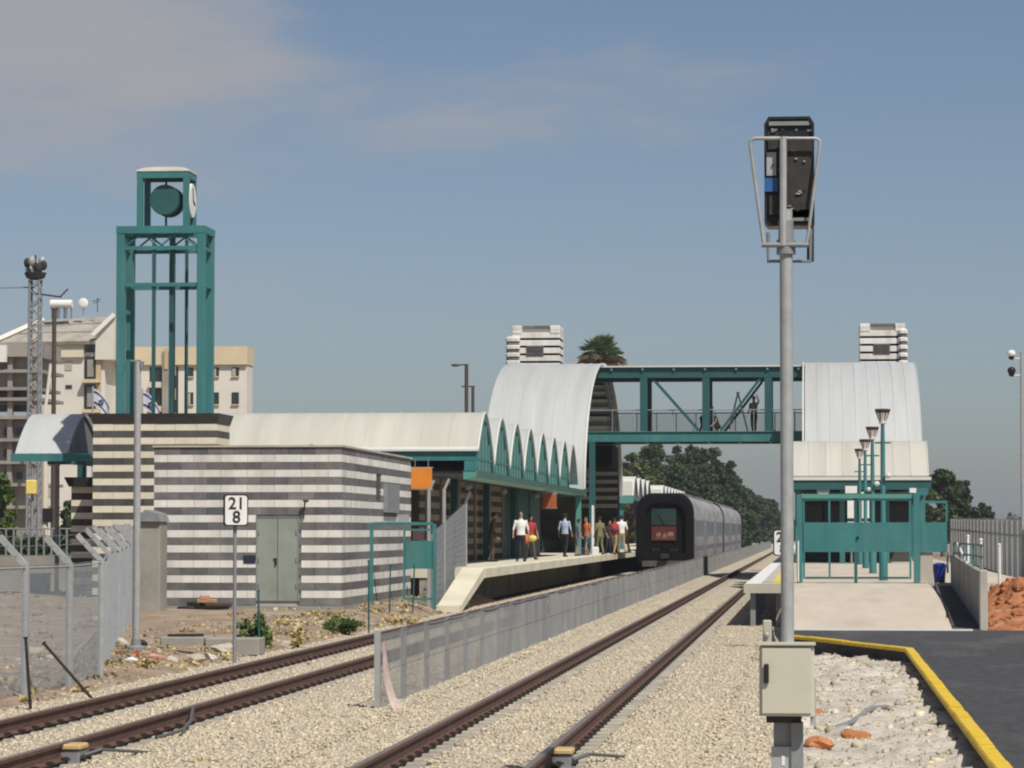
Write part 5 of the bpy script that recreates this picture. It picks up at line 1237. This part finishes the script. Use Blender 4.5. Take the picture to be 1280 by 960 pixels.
# palm behind the stair hall
PY = 230; t = thing('palm_tree', 'fan palm with brown skirt rising behind the left stair hall', 'palm', (px(752,PY), PY, .2)); x = px(752, PY); z0_ = pz(444, PY, 752)
b = MB(); b.tube([(x,PY,0),(x,PY,z0_*.5),(x,PY,z0_)], [.35,.3,.32], 10); b.build('trunk', 'bark', t, smooth=True)
def fronds(n, elo, ehi, length, m, nm, droop):
    V = []; Fc = []; T = []
    for i in range(n):
        az = random.uniform(0, 2*math.pi); el = R(random.uniform(elo, ehi)); Ln = length*random.uniform(.8, 1.1)
        d = Vector((math.cos(az)*math.cos(el), math.sin(az)*math.cos(el), math.sin(el))); s = d.cross(Vector((0,0,1))); s = s.normalized() if s.length > .05 else Vector((1,0,0))
        o = Vector((x, PY, z0_)); hub = o+d*Ln*.45; up = s.cross(d); tn_ = random.uniform(.65, 1.3)
        fan = 11
        for k in range(fan):
            a = R(-75+150*k/(fan-1)); dd = (d*math.cos(a)+s*math.sin(a)).normalized(); e = hub+dd*Ln*.6-Vector((0,0,droop*Ln*.3*random.uniform(.5,1.3))); m_ = hub+dd*Ln*.35; sw = (s*math.cos(a)-d*math.sin(a))*.05
            b0 = len(V); V += [hub-sw*.3, hub+sw*.3, m_+sw, e, m_-sw]; Fc.append((b0,b0+1,b0+2,b0+3,b0+4)); T += [tn_]*5
        b0 = len(V); V += [o-s*.03, o+s*.03, hub+s*.02, hub-s*.02]; Fc.append((b0,b0+1,b0+2,b0+3)); T += [tn_]*4
    me = bpy.data.meshes.new(nm); me.from_pydata([v-WL[t.name] for v in V], [], Fc); at = me.attributes.new('tone', 'FLOAT', 'POINT'); at.data.foreach_set('value', T); me.materials.append(M[m]); obj_from(me, nm, t, WL[t.name])
fronds(70, -8, 88, 1.75, 'leaf_palm', 'green_fronds', .35); fronds(46, -70, 0, 1.9, 'leaf_dead', 'dead_fronds', .6)

# ------------------------------------------------------------------ buildings far left
AY = 300.0
def ab(x0, x1, y0, y1, d0, d1, nm, m, par):
    b = MB(); b.box(px(x0,AY), px(x1,AY), AY+d0, AY+d1, pz(y1,AY,150) if y1 < 660 else 0, pz(y0,AY,150)); return b.build(nm, m, par)
t = thing('apartment_building', 'cream apartment block with pale band behind the clock tower', 'building', (px(200,AY), AY, 0))
ab(144, 308, 457, 670, 0, 3, 'wall', 'apt_light', t); ab(143, 309, 434, 456.6, -.35, 3.3, 'parapet_band', 'apt_band', t)
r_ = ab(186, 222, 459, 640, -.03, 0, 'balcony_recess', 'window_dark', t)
for y in (478, 508, 538):
    ab(186, 202, y, y+7, -.9, -.04, 'balcony', 'apt_cream', t); ab(212, 219, y-22, y-8, -.3, -.04, 'recess_panel', 'apt_tan', t)
ab(203, 212, 440, 640, -.5, -.04, 'stair_fin', 'raw_concrete', t)
ab(206, 210, 436, 462, -.62, -.5, 'tan_strip', 'apt_tan', t)
for x0, x1 in ((233,241),(265,273),(289,298)):
    for y0, y1 in ((460,471),(491,506),(526,540),(560,574)):
        w = ab(x0, x1, y0, y1, -.06, -.01, 'window', 'window_dark', t); ab(x0+.6, (x0+x1)/2+.4, y0+1, y1-.6, -.10, -.061, 'pane', 'shutter' if (x0+y0) % 3 else 'train_screen', w); ab(x0-.6, x1+.6, y1, y1+1.2, -.2, -.0, 'sill', 'apt_band', w)
t = thing('apartment_building', 'cream apartment block with grey tiled roof and water tanks at left', 'building', (px(100,295), 295, 0))
ab(50, 144, 444, 670, -5, 8, 'wall', 'apt_light', t); ab(50, 119, 428, 450, -5.4, 8, 'parapet_band', 'apt_cream', t)
b = MB(); z = lambda y: pz(y, 295, 100); X_ = lambda v: px(v, 295)
b.prism([(X_(119.3),z(450)),(X_(143),z(450)),(X_(143),z(397)),(X_(120),z(421))], 'y', 294.4, 302); b.build('gable_wall', 'apt_light', t)
b = MB(); vs = [(X_(-4),294.2,z(428)),(X_(119),294.2,z(427)),(X_(142),300,z(390)),(X_(36),300,z(396))]; b.add(vs+[(v[0],v[1]+.1,v[2]-.3) for v in vs], [(0,1,2,3),(7,6,5,4),(0,4,5,1),(1,5,6,2),(2,6,7,3),(3,7,4,0)]); rf = b.build('tiled_roof', 'apt_tile', t)
for f in (.35, .68):
    a = Vector(vs[0]).lerp(Vector(vs[3]), f); c2 = Vector(vs[1]).lerp(Vector(vs[2]), f); k = MB(); k.beam(a+Vector((0,-.05,.08)), c2+Vector((0,-.05,.08)), .12, .16); k.build('tile_ridge', 'raw_concrete', rf)
b = MB(); b.beam((X_(117),294.1,z(420)), (X_(143.5),294.3,z(394)), .4, .5, (0,1,0)); b.build('barge_board', 'paint_white', rf)
b = MB(); b.beam((X_(-4),294.0,z(426)), (X_(36),299.8,z(395)), .4, .45, (0,1,0)); b.build('barge_board', 'apt_light', rf)
for x0, x1, y0, y1 in ((68,77,484,488.5),(96,104,484,488.5),(71,78,455,464),(95,104,455,466),(70,77,520,528),(96,104,520,528),(66,74,583,592),(74,80,606,622)):
    w = ab(x0, x1, y0, y1, -5.06, -5.01, 'window', 'window_dark' if y1-y0 < 6 else 'shutter', t)
for y0, y1 in ((449,477),(483,514),(520,550)):
    w = ab(119, 134, y0, y1, -5.05, -5.0, 'balcony_opening', 'window_dark', t); ab(134, 140, y0, y1, -5.3, -5.06, 'tan_frame', 'apt_tan', w); ab(118, 140, y1+.3, y1+4.5, -5.8, -5.06, 'balcony_slab', 'apt_band', w)
    ab(123, 131, y0+4, y1-3, -5.2, -5.06, 'shade', 'raw_concrete', w)
for k, x in enumerate((66, 75, 84)):
    t2 = thing('water_tank', ['leftmost white roof water tank above the tiled roof', 'middle white roof water tank above the tiled roof', 'rightmost white roof water tank above the tiled roof'][k], 'water tank', (px(x,298), 298, pz(389,298,x)))
    c2 = (px(x,298), 298, pz(380,298,x)); b = MB(); b.tube([(c2[0]-.36,298,c2[2]),(c2[0]+.36,298,c2[2])], .42, 14); b.build('tank', 'paint_white', t2, smooth=True)
    b = MB(); b.box(c2[0]-.3,c2[0]-.2,297.8,298.2,pz(398,298,x),c2[2]-.3); b.box(c2[0]+.2,c2[0]+.3,297.8,298.2,pz(398,298,x),c2[2]-.3); b.build('stand', 'galv_dull', t2)
t2 = thing('satellite_dish', 'white satellite dish on the tiled roof beside the water tanks', 'dish', (px(102,298), 298, pz(390,298,102)))
b = MB(); c2 = Vector((px(102,298), 298, pz(379,298,102))); b.ellipsoid(c2, (.5,.12,.5)); b.build('reflector', 'paint_white', t2, smooth=True); b = MB(); b.tube([c2+Vector((0,.1,0)), c2+Vector((0,.2,-1.1))], .05, 6); b.build('mount', 'galv_dull', t2)
t2 = thing('roof_antenna', 'thin roof antenna right of the satellite dish', 'antenna', (px(120,298), 298, pz(390,298,120)))
b = MB(); xx = px(120,298); zz = pz(375,298,120); b.tube([(xx,298,zz-1.2),(xx,298,zz+.2)], .04, 5); b.build('rod', 'clip', t2)
b = MB(); b.tube([(xx-.5,298,zz-.15),(xx+.3,298,zz+.1)], .04, 5); b.tube([(xx-.35,298,zz-.35),(xx+.25,298,zz-.1)], .03, 5); b.build('crossbars', 'clip', t2)
# unfinished concrete building
t = thing('unfinished_building', 'raw concrete frame of an unfinished building at the left edge', 'building', (px(15,255), 255, 0)); UYb = 255
def ub(x0, x1, y0, y1, d0, d1, nm, m):
    b = MB(); b.box(px(x0,UYb), px(x1,UYb), UYb+d0, UYb+d1, pz(y1,UYb,20) if y1 < 660 else 0, pz(y0,UYb,20)); return b.build(nm, m, t)
for i, y in enumerate((428, 462, 484, 497, 520, 548, 576, 604, 632)): ub(-40, 46+(i % 2)*4, y, y+(4 if i else 18), -.4, 8, 'floor_slab', 'raw_concrete')
for x in (-30, 8, 38): ub(x, x+6, 446, 670, 0, .5, 'column', 'raw_concrete')
ub(-40, 36, 446, 483, .6, 7, 'infill_wall', 'raw_concrete'); ub(-40, 30, 525, 670, .6, 7, 'infill_wall', 'raw_concrete')
ub(-12, 9, 432, 453, -.8, -.41, 'white_panel', 'paint_white')
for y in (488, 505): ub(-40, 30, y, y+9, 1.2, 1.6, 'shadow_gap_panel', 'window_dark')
for y in (535, 562, 590): ub(2, 10, y, y+9, .4, .59, 'window', 'window_dark'); ub(18, 25, y, y+9, .4, .59, 'window', 'window_dark')
b = MB(); b.tube([(px(62,250),250,pz(455,250,60)),(px(58,250),250,pz(490,250,60)),(px(52,250),250,pz(540,250,60)),(px(50,250),250,0)], .14, 8); b.build('debris_chute', 'apt_light', t)

for sx, sy, m, lb in ((727, 694.2, 'c_navy', 'dark travel bag standing at the feet of the orange topped person'), (744, 693.4, 'plastic_white', 'white carrier bag on the platform beside the khaki dressed person')):
    p = pixz(sx, sy, ZA); t = thing('travel_bag', lb, 'bag', (p.x, p.y, ZA)); b = MB(); b.cbox(p.x-.17, p.x+.17, p.y-.12, p.y+.12, ZA+.003, ZA+.36, .05); b.build('body', m, t); b = MB(); b.tube([(p.x-.09,p.y,ZA+.36),(p.x-.06,p.y,ZA+.46),(p.x+.06,p.y,ZA+.46),(p.x+.09,p.y,ZA+.36)], .013, 6); b.build('handle', 'black', t)
# graffiti wall and low far structures beyond the train
t = thing('trackside_wall', 'pale trackside wall far behind the train tail', 'wall', (-9.5, 300, 0))
for i in range(30):
    b = MB(); b.box(-9.6, -9.3, 300+5*i, 304.9+5*i, -.2, 2.9+.1*math.sin(i*2.1)); b.build('wall_panel', 'apt_light' if i % 4 else 'raw_concrete', t)
# low boundary rail far left
t = thing('low_wall', 'low grey wall with railing far left behind the dirt yard', 'wall', (px(50,110), 110, .1))
b = MB(); b.box(px(-20,110), px(100,110), 110, 110.2, 0, pz(694,110,50)); b.build('wall_slab', 'concrete_grey', t)
for i in range(12):
    x = px(-12+i*9.5, 110); b = MB(); b.box(x-.03,x+.03,110.05,110.11,pz(694,110,50),pz(660,110,50)); b.build('rail_post', 'galv_dull', t)
b = MB(); b.tube([(px(-20,110),110.08,pz(661,110,50)),(px(100,110),110.08,pz(661,110,50))], .03, 6); b.build('rail', 'galv_dull', t)
# ------------------------------------------------------------------ debris on the left
p = pixz(262, 822, .05)
t = thing('concrete_slab', 'long low broken concrete slab lying on the dirt', 'slab', (px(262,56), 56, .1))
b = MB(); b.cbox(px(205,56), px(258,56), 55.7, 56.3, .0, .32, .02); b.build('slab_piece', 'concrete_grey', t); b = MB(); b.cbox(px(260,56), px(327,56), 55.75, 56.4, .0, .30, .02); b.build('slab_piece', 'concrete_grey', t)
b = MB(); b.beam((px(212,56),55.9,.345),(px(255,56),56.0,.35),.2,.04); b.build('plank_on_slab', 'clip', t)
zpl = UZ0-.004
t = thing('junk_pile', 'orange boards and black plastic heaped on the hut plinth', 'junk', (px(262,77.8), 77.84, UZ0))
for x0, x1, z0_, z1_, m in ((236,252,.0,.10,'black'), (248,272,.08,.17,'timber'), (258,290,.0,.085,'brown_steel'), (252,262,.17,.27,'plastic_pink')):
    b = MB(); b.cbox(px(x0,77.8), px(x1,77.8), 77.60, 77.86, UZ0+z0_+.002, UZ0+z1_, .02); b.build('board' if m != 'black' else 'black_bag', m, t)
def rag(sx, sy, w, h, m, label, cat, name):
    p = pixz(sx, sy, .15); z = zd(p.x, p.y); b = MB(); b.ellipsoid((0,0,0), (w,w*.7,h), 14, 8); sd = random.uniform(0,50)
    b.v = [tuple(Vector(v)*(1+.5*mnoise.noise(Vector(v)*9+Vector((sd,0,0))))) for v in b.v]; o = b.build(name, m, None, (0,0,0), smooth=True); o.location = (p.x, p.y, z+h*.45); tag(o, label, cat)
rag(192, 768, .14, .07, 'c_yellow', 'crumpled yellow bag by the concrete pier', 'bag', 'plastic_bag'); rag(214, 763, .13, .09, 'plastic_white', 'crumpled white bag by the concrete pier', 'bag', 'plastic_bag'); rag(232, 768, .2, .06, 'black', 'flattened black bag right of the white one', 'bag', 'plastic_bag')
rag(192, 822, .17, .07, 'plastic_pink', 'pink rag on the dirt beside the grey mast foot', 'rag', 'rag'); rag(168, 820, .11, .06, 'c_red', 'small red rag at the grey mast foot', 'rag', 'rag'); rag(180, 808, .09, .07, 'black', 'black rag behind the grey mast foot', 'rag', 'rag'); rag(164, 826, .12,.05,'plastic_white','white scrap left of the pink rag','rag','rag')
rag(122, 834, .08, .04, 'plastic_blue', 'blue plastic scrap at a fence post foot', 'rag', 'rag')
t = thing('storage_crate', 'blue-grey crate behind the left security fence', 'crate', (px(48,97), 97, .1)); b = MB(); b.cbox(px(34,97), px(61,97), 96.6, 97.3, .0, pz(719,97,48), .03); b.build('body', 'c_denim', t); b = MB(); b.cbox(px(33,97), px(62,97), 96.55, 97.35, pz(719,97,48)+.002, pz(717,97,48)+.02, .02); b.build('lid', 'galv_dull', t)
b = MB(); pts = [pixz(v, y, .03) for v, y in ((195,922),(212,920),(228,917),(238,908),(241,898))]; pts = [Vector((q.x, q.y, .03+.02*i)) for i, q in enumerate(pts)]; pts[-1].z = .16; b.tube(pts, .02, 6); tag(b.build('cable_loop', 'hose'), 'stiff black cable end sticking up from the ballast beside the left track', 'cable')
b = MB(); pts = [pixz(v, y, .12) for v, y in ((1040,902),(1065,897),(1090,888),(1108,882))]; b.tube([Vector((q.x,q.y,zr(q.x,q.y)+.04)) for q in pts], .03, 8); tag(b.build('buried_pipe', 'galv_dull'), 'grey pipe half buried across the pale rubble', 'pipe')

# ------------------------------------------------------------------ people
def person(x, y, z, H, face, top, bottom, label, shoes='c_black', pose='stand', shorts=False, sleeves=False, hat=None, hairlen=0, skin='skin', seed=0, name='person', raise_arm=False):
    rs = random.Random(seed); k = H/1.75
    J = {}
    hip = .90; lean = 0.0
    if pose == 'crouch': hip = .42; lean = .55
    if pose == 'bend': hip = .86; lean = .8
    if pose == 'lean': lean = .15
    pel = Vector((0, 0, hip)); sdn = Vector((0, -math.sin(lean), math.cos(lean)))
    ch = pel+sdn*.40; shc = pel+sdn*.53; nk = pel+sdn*.60; hd = nk+Vector((0, -math.sin(lean*.6)*.14-.02, math.cos(lean*.6)*.135))
    segs = []   # (a, b, ra, rb, region)
    stp = .10 if pose == 'stand' else .22 if pose == 'walk' else .06
    for s in (-1, 1):
        hj = pel+Vector((s*.09, 0, -.03))
        if pose == 'crouch': kn = Vector((s*.16, -.36, .46)); an = Vector((s*.15, -.06, .09)); 
        else: kn = Vector((s*.10, -.04-s*stp*.3, .49)); an = Vector((s*.11, .02-s*stp, .09))
        toe = an+Vector((s*.03, -.17, -.055))
        segs += [(hj, kn, .088, .062, 'leg'), (kn, kn.lerp(an,.35), .06, .058, 'shin'), (kn.lerp(an,.35), an, .058, .042, 'shin'), (an+Vector((0,.03,-.045)), toe, .048, .036, 'shoe')]
        sj = shc+Vector((s*.185, 0, -.01))
        if raise_arm and s == 1: el = sj+Vector((.12,-.16,.10)); wr = el+Vector((.0,-.14,.2))
        elif pose in ('crouch','bend'): el = sj+Vector((s*.05,-.12,-.24)); wr = el+Vector((-s*.05,-.18,-.15))
        else: el = sj+Vector((s*.075, .03+rs.uniform(-.04,.03), -.28)); wr = el+Vector((s*.02, -.09-rs.uniform(0,.08), -.23))
        segs += [(sj, el, .052, .042, 'uarm'), (el, wr, .041, .028, 'farm')]
        fd = (wr-el).normalized(); pm_ = wr+fd*.07
        segs += [(wr, pm_, .03, .036, 'hand')]
        sd_ = fd.cross(Vector((1,0,0))).normalized()
        for i, (o, ln) in enumerate(((-.028,.062),(-.010,.075),(.010,.070),(.028,.055))):
            f0 = pm_+sd_*o; f1 = f0+fd*ln*.55; f2 = f1+fd*ln*.4+Vector((-s*.02,0,0)); segs += [(f0, f1, .011, .010, 'hand'), (f1, f2, .010, .008, 'hand')]
        t0 = wr+fd*.02-sd_*.03; segs += [(t0, t0-sd_*.03+fd*.03, .012, .011, 'hand'), (t0-sd_*.03+fd*.03, t0-sd_*.03+fd*.06, .011, .009, 'hand')]
    b = MB()
    for a, c, ra, rb, rg in segs:
        b.tube([a, a.lerp(c,.5), c], [ra, (ra+rb)/2, rb], 8); b.ellipsoid(c, (rb,rb,rb), 8, 6); b.ellipsoid(a, (ra,ra,ra), 8, 6)
    # torso: stacked ellipse rings along the spine
    sec_ = [(-.10,.13,.10),(-.02,.168,.118),(.10,.155,.108),(.22,.150,.105),(.36,.178,.118),(.47,.185,.108),(.54,.13,.085),(.60,.062,.06)]
    n = 14; vs = []; fwd = Vector((0, math.cos(lean), math.sin(lean)))
    for h, rx, ry in sec_:
        c = pel+sdn*h
        for i in range(n): a = 2*math.pi*i/n; vs.append(c+Vector((1,0,0))*rx*math.cos(a)+fwd*ry*math.sin(a))
    fs = [tuple(range(n-1,-1,-1)), tuple(range((len(sec_)-1)*n, len(sec_)*n))]
    for r0 in range(len(sec_)-1): fs += [(r0*n+i, r0*n+(i+1)%n, (r0+1)*n+(i+1)%n, (r0+1)*n+i) for i in range(n)]
    b.add(vs, fs)
    b.tube([nk-sdn*.06, hd], [.06,.055], 10); b.ellipsoid(hd+Vector((0,0,.02)), (.076,.095,.115), 14, 10); b.ellipsoid(hd+Vector((0,-.03,-.055)), (.055,.065,.06), 10, 8)
    b.tube([hd+Vector((0,-.085,.03)), hd+Vector((0,-.115,-.012))], [.012,.018], 6)
    for s in (-1,1): b.ellipsoid(hd+Vector((s*.078,.005,.01)), (.014,.022,.032), 8, 6)
    t = thing(name, label, 'person', (x, y, z))
    me = b.mesh('tmp', 'skin'); o = bpy.data.objects.new('tmp', me); COL.objects.link(o); md = o.modifiers.new('r', 'REMESH'); md.mode = 'VOXEL'; md.voxel_size = .0155
    sm = o.modifiers.new('s', 'SMOOTH'); sm.iterations = 3; sm.factor = .5
    bpy.context.view_layer.update(); body = bpy.data.meshes.new_from_object(o.evaluated_get(bpy.context.evaluated_depsgraph_get())); bpy.data.objects.remove(o)
    nv = len(body.vertices); co = np.empty(nv*3, np.float32); body.vertices.foreach_get('co', co); co = co.reshape(-1, 3)
    npoly = len(body.polygons); cen = np.empty(npoly*3, np.float32); body.polygons.foreach_get('center', cen); cen = cen.reshape(-1, 3)
    bones = [(a, c, rg, (ra+rb)/2) for a, c, ra, rb, rg in segs]+[(pel-sdn*.08, pel+sdn*.03, 'hips', .15), (pel+sdn*.05, pel+sdn*.53, 'torso', .15), (nk, hd, 'head', .06), (hd, hd+Vector((0,0,.03)), 'head', .1)]
    best = np.full(npoly, 1e9); reg = np.zeros(npoly, int); names = []
    for i, (a, c, rg, rr) in enumerate(bones):
        a = np.array(a); c = np.array(c); d = c-a; tt = np.clip(((cen-a)@d)/(d@d+1e-9), 0, 1); dist = np.linalg.norm(cen-(a+tt[:, None]*d), axis=1)-rr*.9
        u = dist < best; best[u] = dist[u]; reg[u] = i
    mats = [skin, top, bottom, shoes]; mm = {'leg': 2, 'hips': 2, 'shin': 0 if shorts else 2, 'shoe': 3, 'torso': 1, 'uarm': 1, 'farm': 1 if sleeves else 0, 'hand': 0, 'head': 0}
    idx = np.array([mm[bones[r_][2]] for r_ in reg], np.int32)
    body.materials.clear()
    for m in mats: body.materials.append(M[m])
    body.polygons.foreach_set('material_index', idx); body.polygons.foreach_set('use_smooth', [True]*npoly)
    mt = Matrix.Rotation(face, 4, 'Z')@Matrix.Scale(k, 4); body.transform(mt); body.update(); obj_from(body, 'body', t, (x, y, z))
    hb = MB(); hb.ellipsoid(hd+Vector((0,.018,.045)), (.086,.098,.100), 14, 8)
    if hairlen: hb.ellipsoid(hd+Vector((0,.06,-.06)), (.085,.05,.15), 12, 8)
    hm = hb.mesh('hair', 'hair', smooth=True); hm.transform(mt); obj_from(hm, 'hair', t, (x, y, z))
    eb = MB()
    for s in (-1,1): eb.ellipsoid(hd+Vector((s*.03,-.088,.03)), (.012,.008,.007), 8, 6)
    em = eb.mesh('eyes', 'black', smooth=True); em.transform(mt); obj_from(em, 'eyes', t, (x, y, z))
    if hat:
        cb_ = MB(); cb_.lathe([(.105,.05),(.105,.09),(.09,.13),(.03,.15)], tuple(hd), 14); cb_.lathe([(.14,.045),(.14,.055),(.10,.06)], tuple(hd+Vector((0,-.04,0))), 14); hm = cb_.mesh('cap', hat); hm.transform(mt); obj_from(hm, 'cap', t, (x, y, z))
    return t
def on_platform(sx, sy): p = pixz(sx, sy, ZA); return p.x, p.y
def P1(sx, sy, *a, **k): x, y = on_platform(sx, sy); return person(x, y, ZA+.004, *a, **k)
PI = math.pi
P1(651, 702, 1.76, .15, 'c_white', 'c_black', 'man in white shirt and dark trousers walking along the left platform', pose='walk', seed=1)
P1(663, 699.5, 1.68, .5, 'c_red', 'c_brown', 'person in dark red top close behind the white shirted man', pose='walk', seed=2)
P1(614, 702.5, 1.72, PI*.5, 'c_brown', 'c_brown', 'person in brown clothes standing in the shade by the striped wall', sleeves=True, pose='lean', seed=3)
P1(706, 696, 1.80, PI*.9, 'c_blue', 'c_black', 'man in light blue shirt and black cap walking away on the platform', pose='walk', hat='c_black', seed=4)
P1(721, 694.9, 1.60, PI*.6, 'c_grey', 'c_denim', 'person in grey top and shorts right of the light blue shirt', shorts=True, pose='lean', seed=5)
P1(733, 694.1, 1.70, -.7, 'c_orange', 'c_grey', 'person in orange-red top and grey shorts on the platform', shorts=True, pose='walk', seed=6)
P1(750, 693.4, 1.74, PI*1.2, 'c_khaki', 'c_khaki', 'person in khaki clothes standing midway along the platform', sleeves=True, seed=7)
P1(760, 692.2, 1.58, .9, 'c_navy', 'c_navy', 'person in navy clothes left of the train nose', pose='lean', hairlen=1, seed=8)
P1(768, 692.8, 1.70, PI*.85, 'c_red', 'c_tan', 'person in dark red top and tan shorts near the train nose', shorts=True, pose='walk', seed=9)
P1(777, 691.6, 1.84, PI*1.1, 'c_white', 'c_tan', 'person in white shirt and tan trousers near the train nose', pose='walk', seed=10)
P1(786, 691.2, 1.66, -1.1, 'c_brown', 'c_brown', 'person in dark brown clothes nearest the train nose', sleeves=True, seed=12)
x, y = on_platform(662, 701); 
t = thing('carried_bag', 'orange and yellow bag hanging beside the white shirted man', 'bag', (x, y-.3, ZA+.62)); b = MB(); b.ellipsoid((x-.12,y-.3,ZA+.80), (.15,.14,.19)); b.build('orange_part', 'c_orange', t, smooth=True); b = MB(); b.ellipsoid((x+.14,y-.32,ZA+.82), (.16,.10,.12)); b.build('yellow_part', 'c_yellow', t, smooth=True); b = MB(); b.tube([(x-.2,y-.3,ZA+.92),(x-.12,y-.3,ZA+1.1),(x+.1,y-.3,ZA+.95)], .012, 6); b.build('strap', 'brown_steel', t)
x, y = on_platform(768, 692.8)
t = thing('backpack', 'dark red backpack on the back of a person near the train', 'bag', (x, y-.2, ZA+1.0)); b = MB(); b.ellipsoid((x,y-.2,ZA+1.2), (.17,.12,.24)); b.build('pack', 'c_red', t, smooth=True); b = MB(); b.ellipsoid((x,y-.3,ZA+1.1), (.11,.06,.11)); b.build('pocket', 'c_navy', t, smooth=True)
for sx, sy, lb in ((741, 692.5, 'slim white pillar sign on the platform near the waiting people'),):
    x, y = on_platform(sx, sy); t = thing('pillar_sign', lb, 'sign', (x, y, ZA)); b = MB(); b.cbox(x-.06,x+.06,y-.06,y+.06,ZA+.25,ZA+2.3,.02); b.build('panel', 'paint_white', t); b = MB(); b.cbox(x-.12,x+.12,y-.1,y+.1,ZA,ZA+.25,.02); b.build('foot', 'galv_dull', t)

for sx, Y, H, fc, tp, bt, ps, lb in ((943, 152.9, 1.86, -.4, 'c_khaki', 'c_black', 'stand', 'worker standing on the footbridge beside the step ladder'), (898, 153.4, 1.70, -.8, 'c_khaki', 'c_black', 'crouch', 'worker crouching on the footbridge left of the step ladder'), (878, 153.6, 1.70, 1.2, 'c_navy', 'c_black', 'bend', 'worker bending down behind the middle bridge post')):
    person(px(sx, Y), Y, deck_top, H, fc, tp, bt, lb, pose=ps, seed=20+int(Y*10)%7, raise_arm=(ps == 'stand'))
t = thing('step_ladder', 'A-frame step ladder standing on the footbridge deck', 'ladder', (px(923,153.6), 153.6, deck_top)); zl = pz(491, 153.6, 923); xl = px(923, 153.6)
for s, dxl in ((0, -.5), (1, .52)):
    for yy in (-.18, .18): b = MB(); b.beam((xl+dxl, 153.6+yy*1.4, deck_top), (xl, 153.6+yy*.7, zl), .05, .07); b.build('stile', 'galv', t)
for i in range(1, 7):
    f = i/7.2; b = MB(); b.beam((xl-.5*(1-f), 153.6-.25*(1-f)-.126*f, deck_top+(zl-deck_top)*f), (xl-.5*(1-f), 153.6+.25*(1-f)+.126*f, deck_top+(zl-deck_top)*f), .06, .04); b.build('tread', 'galv', t)
b = MB(); b.box(xl-.09, xl+.09, 153.44, 153.76, zl-.02, zl+.03); b.build('top_cap', 'plastic_pink', t)

# ------------------------------------------------------------------ air
b = MB(); b.box(-1700, 1700, -350, 3200, -1.4, 34); hz = b.build('haze', 'black'); hz['kind'] = 'stuff'; hz['label'] = 'thin pale summer haze over the whole station'
hm = bpy.data.materials.new('haze_air'); hm.use_nodes = True; n_ = hm.node_tree.nodes; n_.clear()
vo = n_.new('ShaderNodeVolumePrincipled'); vo.inputs['Color'].default_value = (.86,.91,1,1); vo.inputs['Density'].default_value = .0002; vo.inputs['Anisotropy'].default_value = .2
ou = n_.new('ShaderNodeOutputMaterial'); hm.node_tree.links.new(vo.outputs[0], ou.inputs['Volume']); hz.data.materials.clear(); hz.data.materials.append(hm)
